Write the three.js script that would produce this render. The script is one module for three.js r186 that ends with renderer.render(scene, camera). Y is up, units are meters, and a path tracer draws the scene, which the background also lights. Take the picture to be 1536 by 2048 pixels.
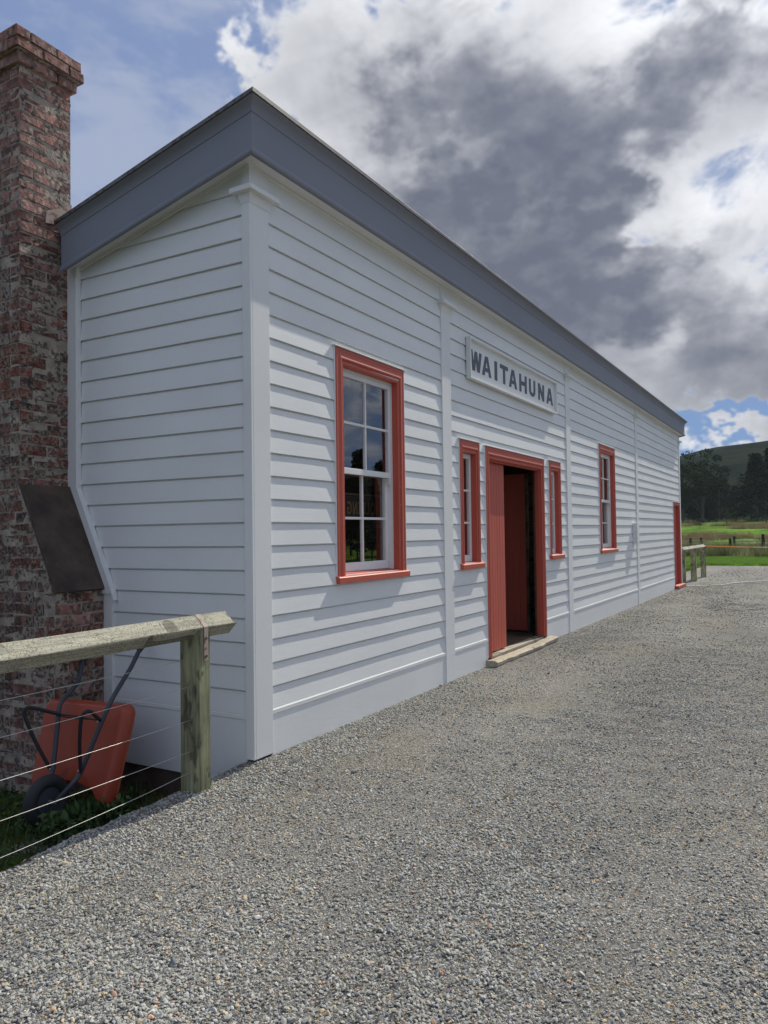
import * as THREE from 'three';
import { mergeGeometries, toCreasedNormals } from 'three/addons/utils/BufferGeometryUtils.js';
import { RoundedBoxGeometry } from 'three/addons/geometries/RoundedBoxGeometry.js';
import { createNoise3D } from 'simplex-noise';

// ---------------------------------------------------------------- random and noise
function rng(seed) { let a = seed >>> 0; return () => { a = (a + 0x6d2b79f5) | 0; let t = Math.imul(a ^ (a >>> 15), 1 | a); t = (t + Math.imul(t ^ (t >>> 7), 61 | t)) ^ t; return ((t ^ (t >>> 14)) >>> 0) / 4294967296; }; }
const R = rng(20240611);
const rr = (a, b) => a + (b - a) * R();
const simplex = createNoise3D(rng(77));
const simplexB = createNoise3D(rng(911));
const clamp = (x, a = 0, b = 1) => Math.min(b, Math.max(a, x));
const sstep = (a, b, x) => { const t = clamp((x - a) / (b - a)); return t * t * (3 - 2 * t); };
const mix = (a, b, t) => a + (b - a) * t;
function fbm(n, x, y, z, oct, gain = 0.5) { let s = 0, a = 1, f = 1, w = 0; for (let i = 0; i < oct; i++) { s += a * n(x * f, y * f, z * f); w += a; a *= gain; f *= 2.03; } return s / w; }
const V = (x, y, z) => new THREE.Vector3(x, y, z);

// ---------------------------------------------------------------- camera
const scene = new THREE.Scene();
const camera = new THREE.PerspectiveCamera(67.05, 0.75, 0.1, 3000);
{
  const f = V(0.86870725, 0.02744819, -0.49456477), r = V(0.49503027, -0.01362069, 0.86876896), u = V(-0.01710982, 0.99953043, 0.02542008);
  camera.position.set(-4.2068, 1.5, 3.4506);
  camera.quaternion.setFromRotationMatrix(new THREE.Matrix4().makeBasis(r, u, f.negate()));
}

// ---------------------------------------------------------------- sky: broken cumulus with a thick bank ahead of the sun
const SUN = V(0.735, 0.668, 0.098).normalize();
{
  const W = 4096, H = 2048, data = new Float32Array(W * H * 4), DEG = 180 / Math.PI;
  // cloud masses by azimuth (degrees from +x towards +z) and elevation: [az, el, radius az, radius el, cover, thickness]
  const mass = [
    [-36.0, 32.5, 3.5, 3.0, 0.62, 0.05], [-33.2, 28.5, 2.6, 3.2, 0.62, 0.10], [-30.5, 25.0, 2.4, 2.2, 0.60, 0.25], [-27.5, 21.8, 2.0, 1.5, 0.55, 0.2],
    [-31.0, 33.5, 2.4, 2.0, 0.62, 0.12], [-38.9, 30.5, 1.2, 2.4, 0.40, 0.0], [-25.0, 33.0, 3.0, 1.8, 0.62, 0.38],
    [-27.0, 30.2, 3.2, 2.2, 0.9, 0.75], [-24.0, 23.6, 3.2, 2.6, 0.9, 0.85], [-21.4, 24.2, 3.2, 3.2, 0.95, 0.9], [-17.5, 20.5, 4.2, 4.0, 0.95, 1.0], [-20.5, 17.0, 4.0, 3.5, 0.95, 0.95], [-14.8, 16.0, 3.6, 3.0, 0.95, 0.9],
    [-18.5, 28.6, 3.4, 2.4, 0.9, 0.65], [-22.8, 27.2, 1.7, 1.2, 0.55, 0.0], [-24.0, 28.0, 1.0, 0.8, 0.65, 0.2],
    [-15.5, 32.0, 3.6, 2.2, 0.5, 0.0], [-12.0, 33.2, 3.6, 2.2, 0.45, 0.0], [-11.5, 30.6, 2.0, 1.0, 0.5, 0.0], [-10.2, 28.4, 3.0, 2.0, 0.9, 0.72], [-5.0, 30.4, 3.4, 1.8, 0.9, 0.68], [-13.5, 26.0, 2.2, 2.0, 0.9, 0.7], [-2.0, 33.5, 3.0, 1.6, 0.6, 0.1],
    [-7.4, 24.6, 2.6, 2.2, 0.42, 0.0], [-5.2, 22.0, 3.2, 2.8, 0.42, 0.05], [-9.2, 20.8, 1.8, 1.6, 0.5, 0.1], [-2.0, 24.5, 3.2, 3.2, 0.42, 0.05], [-4.2, 17.0, 2.4, 2.2, 0.75, 0.32],
    [-9.6, 16.8, 2.4, 2.0, 0.92, 0.78], [-5.0, 13.6, 2.6, 1.6, 0.9, 0.6], [-4.2, 11.2, 3.0, 1.3, 0.88, 0.66], [-10.4, 13.1, 1.5, 1.2, 0.62, 0.1], [-12.3, 12.2, 1.2, 1.0, 0.65, 0.15], [-8.0, 9.6, 2.6, 0.9, 0.72, 0.4], [-7.2, 12.0, 1.8, 1.2, 0.85, 0.55],
    [-6.6, 7.9, 1.6, 0.55, -0.35, 0.0], [-4.4, 7.6, 1.1, 0.5, -0.3, 0.0], [-7.9, 5.9, 0.9, 0.7, 0.6, 0.1], [-5.7, 6.9, 0.8, 0.35, 0.5, 0.05], [-3.0, 7.2, 1.0, 0.9, 0.6, 0.15], [-6.0, 5.6, 1.6, 0.5, -0.2, 0.0], [-3.4, 5.7, 1.3, 0.3, 0.5, 0.1],
    [-50.0, 30.0, 8.0, 9.0, -0.42, 0.0], [-54.0, 20.0, 9.0, 9.0, -0.42, 0.0], [-43.0, 26.0, 4.0, 7.0, -0.42, 0.0], [-44.5, 33.5, 2.6, 1.4, -0.02, 0.0], [-43.0, 28.5, 2.8, 1.2, -0.05, 0.0],
  ];
  const bias = [0, 0];
  const mood = (azd, eld) => { let sw = 0.10, sc = 0.10 * 0.12, sd = 0.10 * 0.35; for (let k = 0; k < mass.length; k++) { const m = mass[k], y = (eld - m[1]) / m[3]; if (y > 3 || y < -3) continue; const x = (azd - m[0]) / m[2], q = x * x + y * y; if (q > 9) continue; const g = Math.exp(-q * 0.9); sw += g; sc += g * m[4]; sd += g * m[5]; } bias[0] = sc / sw; bias[1] = sd / sw; };
  const sunAz = Math.atan2(SUN.z, SUN.x) * DEG, sunEl = Math.asin(SUN.y) * DEG;
  // cloud density in one direction, more octaves where the clouds are large in view
  const density = (azd, eld, oct) => {
    const a = azd / DEG, e = eld / DEG, c = Math.cos(e), X = c * Math.cos(a) * 4.2, Z = c * Math.sin(a) * 4.2, Q = Math.sin(e) * 6.4;
    const h1 = fbm(simplexB, X * 1.9, Q * 1.9, Z * 1.9 + 30, Math.min(oct, 5), 0.6), h2 = fbm(simplexB, X * 1.9, Q * 1.9 + 40, Z * 1.9, Math.min(oct, 5), 0.6);
    mood(azd + 4.2 * h1, eld + 3.0 * h2);
    const wx = simplexB(X * 1.7, Q * 1.7, Z * 1.7) * 0.16, wy = simplexB(X * 1.7 + 9, Q * 1.7, Z * 1.7) * 0.16;
    let n = 0, am = 1, w = 0, f = 1; for (let k = 0; k < oct; k++) { const v = simplex((X + wx) * f, (Q + wy) * f, (Z - wx) * f + k * 7.3); n += am * (k > 1 && k < 5 ? (0.45 - Math.abs(v)) * 1.1 + 0.3 * v : v); w += am; am *= 0.56; f *= 2.07; }
    return bias[0] + 0.78 * n / w - 0.10;
  };
  for (let j = H / 2; j < H; j++) {
    const el = ((j + 0.5) / H - 0.5) * Math.PI, ce = Math.cos(el), se = Math.sin(el), eld = el * DEG;
    for (let i = 0; i < W; i++) {
      // three.js equirect: u = atan2(dir.z, dir.x) / 2pi + 0.5
      const az = ((i + 0.5) / W - 0.5) * 2 * Math.PI, dx = ce * Math.cos(az), dz = ce * Math.sin(az), azd = az * DEG;
      const inView = (azd > -62 && azd < 4 && eld < 40) || (azd > 15 && azd < 50 && eld < 25);
      const sunny = clamp(dx * SUN.x + se * SUN.y + dz * SUN.z), halo = Math.pow(sunny, 6);
      const d0 = density(azd, eld, inView ? 9 : 4), bd = bias[1], alpha = sstep(-0.03, 0.30, d0);
      let r, g, b;
      // clear air: deeper blue overhead, milky towards the horizon and the sun, thin high veil
      const hz = Math.exp(-el * 5.0), veil = sstep(-0.25, 0.5, 0.4 * simplexB(dx * 2.2, se * 5, dz * 2.2) + 0.75 * (inView ? fbm(simplex, dx * 6 + 4 * se, se * 15, dz * 6 + 3, 7, 0.62) : 0)) * 0.42 * sstep(8, 20, eld) + (inView ? 0.15 : 0.08) * sstep(8, 18, eld);
      r = mix(0.155, 0.20, hz) + 0.10 * halo; g = mix(0.24, 0.37, hz) + 0.10 * halo; b = mix(0.48, 0.66, hz) + 0.08 * halo;
      r = mix(r, 0.52, veil); g = mix(g, 0.56, veil); b = mix(b, 0.66, veil);
      if (alpha > 0.002) {
        // light reaching this spot through the cloud that lies towards the sun
        const va = ((sunAz - azd + 540) % 360) - 180, ve = sunEl - eld, len = Math.hypot(va * ce, ve) + 1e-6; let tau = 0;
        if (inView) for (const st of [0.25, 0.6, 1.2, 2.2, 3.6]) tau += Math.max(0, density(azd + va / len * st, eld + ve / len * st, st < 1 ? 8 : 5)) * (0.55 + 0.2 * st);
        else tau = Math.max(0, d0) * 1.4;
        const body = Math.max(0, d0), thick = bd * (1.0 + 0.9 * fbm(simplexB, dx * 16, se * 24, dz * 16, inView ? 5 : 1, 0.55)) * sstep(0.08, 0.62, body + 0.25 * bd - 0.05) * sstep(7.5, 13, eld), lit = Math.exp(-0.52 * Math.max(0, tau - 0.55) * (0.35 + 1.0 * bd) - 0.12 * body) * (1 - 0.88 * clamp(thick));
        const lite = 0.84 + 0.26 * halo + 1.0 * Math.pow(sunny, 90), low = 0.118 + 0.05 * halo;
        const cr = low + (lite - low) * lit, cg = low * 1.12 + (lite * 1.015 - low * 1.12) * lit, cb = low * 1.55 + (lite * 1.05 - low * 1.55) * lit;
        r = mix(r, cr, alpha); g = mix(g, cg, alpha); b = mix(b, cb, alpha);
      }
      const o = (j * W + i) * 4; data[o] = r; data[o + 1] = g; data[o + 2] = b; data[o + 3] = 1;
    }
  }
  for (let j = 0; j < H / 2; j++) for (let i = 0; i < W; i++) { const o = (j * W + i) * 4; data[o] = 0.16; data[o + 1] = 0.165; data[o + 2] = 0.15; data[o + 3] = 1; }
  const t = new THREE.DataTexture(data, W, H, THREE.RGBAFormat, THREE.FloatType);
  t.mapping = THREE.EquirectangularReflectionMapping; t.magFilter = t.minFilter = THREE.LinearFilter; t.needsUpdate = true;
  scene.background = t; scene.environment = t;
}
const sun = new THREE.DirectionalLight(new THREE.Color(1.0, 0.95, 0.82), 4.9);
sun.position.copy(SUN).multiplyScalar(80).add(V(6, 0, 0)); sun.target.position.set(6, 0, 0); sun.castShadow = true;
Object.assign(sun.shadow.camera, { left: -40, right: 40, top: 40, bottom: -40, near: 1, far: 260 }); sun.shadow.mapSize.set(4096, 4096); sun.shadow.radius = 0.4;
scene.add(sun, sun.target);
const renderer = new THREE.WebGLRenderer({ antialias: true });
renderer.toneMapping = THREE.LinearToneMapping; renderer.toneMappingExposure = 1.0;
renderer.shadowMap.enabled = true;

// ---------------------------------------------------------------- textures
const hash = (x, y, s) => { let h = Math.imul(x | 0, 374761393) ^ Math.imul(y | 0, 668265263) ^ Math.imul(s | 0, 2147483647 ^ 974711); h = Math.imul(h ^ (h >>> 13), 1274126177); h ^= h >>> 16; h = Math.imul(h, 2246822519); return ((h ^ (h >>> 15)) >>> 0) / 4294967296; };
function tn(u, v, fx, fy, s) { // tileable value noise, u and v in 0..1
  const x = u * fx, y = v * fy, xi = Math.floor(x), yi = Math.floor(y); let a = x - xi, b = y - yi; a = a * a * (3 - 2 * a); b = b * b * (3 - 2 * b);
  const x0 = ((xi % fx) + fx) % fx, x1 = (x0 + 1) % fx, y0 = ((yi % fy) + fy) % fy, y1 = (y0 + 1) % fy;
  return mix(mix(hash(x0, y0, s), hash(x1, y0, s), a), mix(hash(x0, y1, s), hash(x1, y1, s), a), b);
}
function tfbm(u, v, fx, fy, s, oct) { let r = 0, a = 0.5, w = 0; for (let i = 0; i < oct; i++) { r += a * tn(u, v, fx << i, fy << i, s + i * 31); w += a; a *= 0.5; } return r / w; }
function tex(w, h, srgb, fn, rx = 1, ry = 1) {
  const d = new Uint8Array(w * h * 4), c = [0, 0, 0];
  for (let j = 0; j < h; j++) for (let i = 0; i < w; i++) { fn(i / w, j / h, c, i, j); const o = (j * w + i) * 4; d[o] = clamp(c[0]) * 255; d[o + 1] = clamp(c[1]) * 255; d[o + 2] = clamp(c[2]) * 255; d[o + 3] = 255; }
  const t = new THREE.DataTexture(d, w, h); t.wrapS = t.wrapT = THREE.RepeatWrapping; t.magFilter = THREE.LinearFilter; t.minFilter = THREE.LinearMipmapLinearFilter; t.generateMipmaps = true;
  if (srgb) t.colorSpace = THREE.SRGBColorSpace; t.repeat.set(1 / rx, 1 / ry); t.needsUpdate = true; return t; // uv in metres, one tile = rx by ry metres
}
const grey = (c, v) => { c[0] = c[1] = c[2] = v; };

const paintTone = tex(1024, 1024, true, (u, v, c) => { // faint brush tone, specks and flecks of dirt
  const a = tfbm(u, v, 4, 4, 5, 5), s = tn(u, v, 260, 260, 40), s2 = tn(u, v, 90, 70, 90); let k = 0.955 + 0.05 * (a - 0.5);
  if (s > 0.985) k -= 0.10; if (s2 > 0.991) k -= 0.14;
  c[0] = k; c[1] = k; c[2] = k * (0.995);
}, 2.4, 2.4);
const paintBump = tex(512, 512, false, (u, v, c) => grey(c, 0.5 * tfbm(u, v, 6, 90, 8, 3) + 0.5 * tfbm(u, v, 12, 12, 3, 4)), 0.8, 0.4);
const brickTone = tex(1024, 1024, true, (u, v, c) => {
  const a = tfbm(u, v, 6, 6, 11, 6), b = tfbm(u, v, 24, 24, 61, 4), pit = tn(u, v, 150, 150, 7), lime = sstep(0.54, 0.70, tfbm(u, v, 22, 22, 201, 5)), soot = sstep(0.56, 0.72, tfbm(u, v, 26, 26, 301, 4));
  let k = 0.72 + 0.5 * (a - 0.5) + 0.35 * (b - 0.5); if (pit > 0.93) k *= 0.6;
  let r = k, g = k, bl = k; r = mix(r, 0.92, lime * 0.45); g = mix(g, 1.15, lime * 0.45); bl = mix(bl, 1.15, lime * 0.45);
  r = mix(r, 0.34, soot * 0.55); g = mix(g, 0.40, soot * 0.55); bl = mix(bl, 0.42, soot * 0.55); c[0] = r; c[1] = g; c[2] = bl;
}, 0.9, 0.9);
const sootyTone = tex(1024, 1024, true, (u, v, c) => { // bricks with lichen, lime wash and black weathering
  const a = tfbm(u, v, 8, 8, 15, 6), lime = sstep(0.46, 0.62, tfbm(u, v, 28, 28, 205, 5)), soot = sstep(0.54, 0.66, tfbm(u, v, 36, 36, 305, 4)), red = sstep(0.54, 0.66, tfbm(u, v, 9, 9, 405, 5));
  let k = 0.55 + 0.6 * (a - 0.5), r = k * 1.0, g = k * 0.86, b = k * 0.80;
  r = mix(r, 0.86, lime * 0.62); g = mix(g, 0.84, lime * 0.62); b = mix(b, 0.78, lime * 0.62);
  r = mix(r, 0.20, soot * 0.62); g = mix(g, 0.19, soot * 0.62); b = mix(b, 0.19, soot * 0.62);
  r = mix(r, 0.74, red * 0.32); g = mix(g, 0.36, red * 0.32); b = mix(b, 0.28, red * 0.32); c[0] = r; c[1] = g; c[2] = b;
}, 0.7, 0.7);
const roughBump = tex(1024, 1024, false, (u, v, c) => { const a = tfbm(u, v, 20, 20, 3, 5), p = tn(u, v, 120, 120, 71); grey(c, a - (p > 0.9 ? 0.25 : 0)); }, 0.45, 0.45);
const railTone = tex(2048, 512, true, (u, v, c) => { // silvered timber speckled with lichen and dark mould, grain along u
  const g = tfbm(u, v, 5, 60, 21, 4), sp = tfbm(u, v, 260, 90, 55, 3), pt = tfbm(u, v, 10, 4, 81, 4), knot = tn(u, v, 9, 3, 17);
  let k = 0.70 + 0.30 * (g - 0.5); const m = sstep(0.52, 0.66, sp + 0.35 * (pt - 0.5)); k = mix(k, 0.40, m * 0.6); if (knot > 0.93) k *= 0.72;
  c[0] = k * 1.0; c[1] = k * 0.985; c[2] = k * 0.90;
}, 1.6, 0.4);
const postTone = tex(512, 1024, true, (u, v, c) => { // tanalised pine, grain along v
  const g = tfbm(u, v, 40, 4, 25, 4), pt = tfbm(u, v, 3, 5, 85, 4), kn = tn(u, v, 5, 9, 19), w = sstep(0.55, 0.75, tfbm(u, v, 12, 10, 95, 4));
  let k = 0.62 + 0.34 * (g - 0.5) + 0.35 * (pt - 0.5); if (kn > 0.94) k *= 0.62; k = mix(k, k * 0.66, w);
  c[0] = k * 0.92; c[1] = k * 0.95; c[2] = k * 0.76;
}, 0.5, 1.0);
const grainBump = tex(512, 512, false, (u, v, c) => grey(c, tfbm(u, v, 3, 70, 27, 3)), 0.8, 0.25);
const slabTone = tex(512, 512, true, (u, v, c) => { const a = tfbm(u, v, 6, 6, 29, 6), s = tn(u, v, 130, 130, 4); let k = 0.34 + 0.25 * (a - 0.5) + (s > 0.94 ? 0.2 : 0); c[0] = k * 1.04; c[1] = k * 0.98; c[2] = k * 0.94; }, 0.6, 0.6);
const mortarTone = tex(512, 512, true, (u, v, c) => { const a = tfbm(u, v, 10, 10, 129, 6), s = sstep(0.55, 0.68, tfbm(u, v, 24, 24, 133, 4)), g = tn(u, v, 200, 200, 9); let k = 0.74 + 0.4 * (a - 0.5) + 0.12 * (g - 0.5); k = mix(k, k * 0.6, s); c[0] = k; c[1] = k * 0.98; c[2] = k * 0.95; }, 0.7, 0.7);
const rustTone = tex(512, 512, true, (u, v, c) => { const a = sstep(0.45, 0.62, tfbm(u, v, 8, 8, 35, 5)), s = tfbm(u, v, 60, 60, 3, 3); c[0] = mix(0.78, 0.62, a) + 0.1 * (s - 0.5); c[1] = mix(0.77, 0.50, a) + 0.1 * (s - 0.5); c[2] = mix(0.74, 0.45, a) + 0.1 * (s - 0.5); }, 0.2, 0.2);
// fine gravel bed: crushed chips each with a tone of its own
const chipHeight = new Float32Array(2048 * 2048);
const gravelTone = tex(2048, 2048, true, (u, v, c, i, j) => {
  let best = 9, tone = 0, tone2 = 0, second = 9; const G = 340, x = u * G, y = v * G, xi = Math.floor(x), yi = Math.floor(y);
  for (let b = -1; b <= 1; b++) for (let a = -1; a <= 1; a++) {
    const cx = (xi + a + G) % G, cy = (yi + b + G) % G, px = xi + a + hash(cx, cy, 1), py = yi + b + hash(cx, cy, 2), ex = px - x, ey = py - y, d = ex * ex * (0.7 + 0.9 * hash(cx, cy, 4)) + ey * ey * (0.7 + 0.9 * hash(cx, cy, 5)) + 0.2 * ex * ey;
    if (d < best) { second = best; best = d; tone = hash(cx, cy, 3); tone2 = hash(cx, cy, 6); } else if (d < second) second = d;
  }
  const e = clamp((Math.sqrt(second) - Math.sqrt(best)) * 3.2), f = tn(u, v, 900, 900, 12);
  let k = 0.50 + 0.30 * (tone - 0.5) + 0.10 * (f - 0.5); if (tone > 0.93) k = 0.26; if (tone < 0.05) k = 0.78;
  chipHeight[j * 2048 + i] = e * (0.45 + 0.55 * tone2);
  k = mix(k * 0.80, k, e); c[0] = k; c[1] = k * (0.99); c[2] = k * (0.955 + 0.05 * tone2);
  if (tone2 > 0.94) { c[0] *= 1.22; c[1] *= 1.03; c[2] *= 0.78; }
}, 2.6, 2.6);
const gravelBump = tex(2048, 2048, false, (u, v, c, i, j) => grey(c, chipHeight[j * 2048 + i]), 2.6, 2.6);
const grassTone = tex(1024, 1024, true, (u, v, c) => { const a = tfbm(u, v, 6, 6, 41, 6), b = tfbm(u, v, 60, 60, 43, 4), d = sstep(0.52, 0.66, tfbm(u, v, 9, 9, 47, 5)); let k = 0.62 + 0.5 * (a - 0.5) + 0.5 * (b - 0.5); c[0] = mix(k * 0.72, k * 0.95, d); c[1] = mix(k * 1.0, k * 0.92, d); c[2] = mix(k * 0.30, k * 0.48, d); }, 14, 14);

const L = (r, g, b) => new THREE.Color().setRGB(r, g, b);
const M = (color, o = {}) => new THREE.MeshStandardMaterial({ color, roughness: 0.7, ...o });
const m = {
  white: M(L(0.80, 0.815, 0.82), { map: paintTone, roughness: 0.5, bumpMap: paintBump, bumpScale: 0.0006 }),
  trim: M(L(0.80, 0.81, 0.81), { map: paintTone, roughness: 0.62, bumpMap: paintBump, bumpScale: 0.0004 }),
  red: M(L(0.52, 0.098, 0.060), { map: paintTone, roughness: 0.5, bumpMap: paintBump, bumpScale: 0.0006 }),
  doorRed: M(L(0.52, 0.100, 0.064), { map: paintTone, roughness: 0.55, bumpMap: paintBump, bumpScale: 0.0008 }),
  fascia: M(L(0.245, 0.258, 0.31), { map: paintTone, roughness: 0.72, bumpMap: paintBump, bumpScale: 0.0004 }),
  capping: M(L(0.20, 0.205, 0.22), { map: rustTone, roughness: 0.38, metalness: 0.35 }),
  iron: M(L(0.30, 0.31, 0.34), { roughness: 0.45, metalness: 0.5 }),
  letter: M(L(0.075, 0.082, 0.115), { roughness: 0.55 }),
  glass: new THREE.MeshPhysicalMaterial({ color: 0xffffff, roughness: 0.0, transmission: 1, thickness: 0, ior: 2.15 }),
  interior: M(L(0.30, 0.19, 0.12), { map: railTone, roughness: 0.7 }),
  interiorFloor: M(L(0.34, 0.27, 0.21), { map: railTone, roughness: 0.7 }),
  mortar: M(L(0.62, 0.55, 0.48), { map: mortarTone, roughness: 0.95, bumpMap: roughBump, bumpScale: 0.006 }),
  slab: M(L(0.70, 0.56, 0.47), { map: slabTone, roughness: 0.9, bumpMap: roughBump, bumpScale: 0.003 }),
  rail: M(L(0.80, 0.79, 0.75), { map: railTone, roughness: 0.9, bumpMap: grainBump, bumpScale: 0.0015 }),
  post: M(L(0.74, 0.70, 0.66), { map: postTone, roughness: 0.85, bumpMap: roughBump, bumpScale: 0.001 }),
  strap: M(L(0.62, 0.52, 0.48), { map: rustTone, roughness: 0.8, metalness: 0.0 }),
  wire: M(L(0.55, 0.54, 0.50), { roughness: 0.4, metalness: 0.6 }),
  bolt: M(L(0.09, 0.085, 0.08), { roughness: 0.6, metalness: 0.4 }),
  barrow: M(L(0.38, 0.062, 0.028), { map: paintTone, roughness: 0.42, bumpMap: roughBump, bumpScale: 0.0006 }),
  tube: M(L(0.045, 0.05, 0.062), { roughness: 0.5 }),
  black: M(L(0.025, 0.025, 0.027), { roughness: 0.7 }),
  step: M(L(1.0, 0.90, 0.84), { map: railTone, roughness: 0.9, bumpMap: grainBump, bumpScale: 0.003 }),
  gravel: M(L(0.96, 0.96, 0.92), { map: gravelTone, roughness: 0.95, bumpMap: gravelBump, bumpScale: 0.006, vertexColors: true }),
  stone: M(L(1, 1, 1), { roughness: 0.85 }),
  grass: new THREE.MeshPhysicalMaterial({ color: L(0.42, 0.45, 0.25), map: grassTone, roughness: 1, specularIntensity: 0.1, vertexColors: true }),
};
const brickTones = [[0.43, 0.21, 0.17], [0.38, 0.18, 0.145], [0.47, 0.25, 0.205], [0.34, 0.165, 0.14], [0.42, 0.24, 0.20]];
m.bricks = brickTones.map((c) => c.map((v) => v * 1.25)).map((c) => M(L(...c), { map: brickTone, roughness: 0.95, bumpMap: roughBump, bumpScale: 0.006 }));
m.sooty = [[0.54, 0.50, 0.48], [0.47, 0.42, 0.40], [0.62, 0.60, 0.59], [0.54, 0.39, 0.34]].map((c) => M(L(...c), { map: sootyTone, roughness: 0.95, bumpMap: roughBump, bumpScale: 0.006 }));

// ---------------------------------------------------------------- geometry helpers
function boxUV(g, ox = 0, oy = 0, grain = 0) { // box-projected uv in metres
  if (g.index) g = g.toNonIndexed();
  const p = g.attributes.position, uv = new Float32Array(p.count * 2), a = V(0, 0, 0), b = V(0, 0, 0), c = V(0, 0, 0), n = V(0, 0, 0);
  for (let i = 0; i < p.count; i += 3) {
    a.fromBufferAttribute(p, i); b.fromBufferAttribute(p, i + 1); c.fromBufferAttribute(p, i + 2); n.copy(b).sub(a).cross(c.clone().sub(a));
    const x = Math.abs(n.x), y = Math.abs(n.y), z = Math.abs(n.z);
    [a, b, c].forEach((q, k) => { let s, t; if (x >= y && x >= z) { s = q.z; t = q.y; } else if (y >= z) { s = q.x; t = q.z; } else { s = q.x; t = q.y; } uv[(i + k) * 2] = s + ox; uv[(i + k) * 2 + 1] = t + oy; });
  }
  g.setAttribute('uv', new THREE.BufferAttribute(uv, 2)); return g;
}
function bx(x0, x1, y0, y1, z0, z1, r = 0) {
  const w = x1 - x0, h = y1 - y0, d = z1 - z0;
  const g = r ? new RoundedBoxGeometry(w, h, d, 1, Math.min(r, w / 2.1, h / 2.1, d / 2.1)) : new THREE.BoxGeometry(w, h, d);
  g.translate((x0 + x1) / 2, (y0 + y1) / 2, (z0 + z1) / 2); return boxUV(g, rr(0, 3), rr(0, 3));
}
function loft(rings, closed = true, caps = true, crease = 0) { // rings of equal length, each an array of Vector3
  const pos = [], n = rings[0].length, e = closed ? n : n - 1, tri = (a, b, c) => pos.push(a.x, a.y, a.z, b.x, b.y, b.z, c.x, c.y, c.z);
  for (let i = 0; i + 1 < rings.length; i++) for (let k = 0; k < e; k++) { const a = rings[i][k], b = rings[i][(k + 1) % n], c = rings[i + 1][(k + 1) % n], d = rings[i + 1][k]; tri(a, b, c); tri(a, c, d); }
  if (caps) for (const [ring, flip] of [[rings[0], true], [rings[rings.length - 1], false]]) {
    const ax = V(0, 0, 0); for (let k = 0; k < n; k++) ax.add(ring[k].clone().cross(ring[(k + 1) % n])); ax.normalize();
    const e1 = Math.abs(ax.y) < 0.9 ? V(0, 1, 0).cross(ax).normalize() : V(1, 0, 0).cross(ax).normalize(), e2 = ax.clone().cross(e1);
    const flat = ring.map((q) => new THREE.Vector2(q.dot(e1), q.dot(e2)));
    for (const [a, b, c] of THREE.ShapeUtils.triangulateShape(flat, [])) flip ? tri(ring[c], ring[b], ring[a]) : tri(ring[a], ring[b], ring[c]);
  }
  let g = new THREE.BufferGeometry(); g.setAttribute('position', new THREE.Float32BufferAttribute(pos, 3)); g.computeVertexNormals();
  if (crease) g = toCreasedNormals(g, crease);
  return boxUV(g, rr(0, 3), rr(0, 3));
}
function tube(pts, r, seg = 40, rad = 8) { const g = new THREE.TubeGeometry(new THREE.CatmullRomCurve3(pts.map((p) => V(...p)), false, 'catmullrom', 0.35), seg, r, rad, false); return g.index ? g.toNonIndexed() : g; }
function merge(list) { const l = list.map((g) => { const q = g.index ? g.toNonIndexed() : g; for (const k of Object.keys(q.attributes)) if (!['position', 'normal', 'uv'].includes(k)) q.deleteAttribute(k); return q; }); return mergeGeometries(l); }
const used = new Map();
const numbered = (name) => { const k = used.get(name) || 0; used.set(name, k + 1); return k ? `${name}_${String(k).padStart(3, '0')}` : name; };
function thing(name, label, category, pos = [0, 0, 0], group) { const o = new THREE.Group(); o.name = numbered(name); o.position.set(...pos); o.userData = { label, category }; if (group) o.userData.group = group; scene.add(o); return o; }
function part(parent, name, geo, mat, label) { const o = new THREE.Mesh(geo, mat); o.name = name; if (label) o.userData.label = label; parent.add(o); return o; }
function sub(parent, name) { const o = new THREE.Group(); o.name = name; parent.add(o); return o; }
function structure(name, geo, mat) { const o = new THREE.Mesh(geo, mat); o.name = numbered(name); o.userData = { kind: 'structure' }; scene.add(o); return o; }

// ---------------------------------------------------------------- terrain
const LOW = -0.40;
const lump = (x, z) => 0.010 * simplex(x * 0.7, 3.3, z * 0.7) + 0.006 * simplex(x * 2.6, 8.3, z * 2.6);
function yardHeight(x, z) {
  let h = -0.058 + lump(x, z) * sstep(0.0, 1.2, Math.max(z, 0)) + 0.3 * lump(x, z);
  h -= 0.022 * sstep(5, 14, x) * 0.6;
  const left = sstep(0.12, -0.5, x);
  h -= 0.06 * left * sstep(1.0, 0.0, z);
  const edge = 0.03 + 0.05 * simplex(x * 1.3, 1.1, 0.4) + 0.02 * simplex(x * 5, 1.1, 0.4); // crest of the bank beside the building
  const bank = sstep(0.6, 0.4, x) * clamp((-z - edge) / 0.62);
  h += 0.035 * Math.exp(-((x + 0.56) ** 2 + (z - 0.08) ** 2) / 0.06);
  h = mix(h, LOW - 0.02, bank * bank * (3 - 2 * bank));
  return h;
}
function grid(xs, zs, hf, colour) {
  const pos = [], uv = [], col = [], idx = [], nx = xs.length;
  for (const z of zs) for (const x of xs) { pos.push(x, hf(x, z), z); uv.push(x, z); const c = colour(x, z); col.push(c[0], c[1], c[2]); }
  for (let j = 0; j + 1 < zs.length; j++) for (let i = 0; i + 1 < nx; i++) { const a = j * nx + i; idx.push(a, a + nx, a + 1, a + 1, a + nx, a + nx + 1); }
  const g = new THREE.BufferGeometry(); g.setAttribute('position', new THREE.Float32BufferAttribute(pos, 3)); g.setAttribute('uv', new THREE.Float32BufferAttribute(uv, 2)); g.setAttribute('color', new THREE.Float32BufferAttribute(col, 3)); g.setIndex(idx); g.computeVertexNormals(); return g;
}
const span = (a, b, n) => Array.from({ length: n + 1 }, (_, i) => a + (b - a) * i / n);
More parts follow.
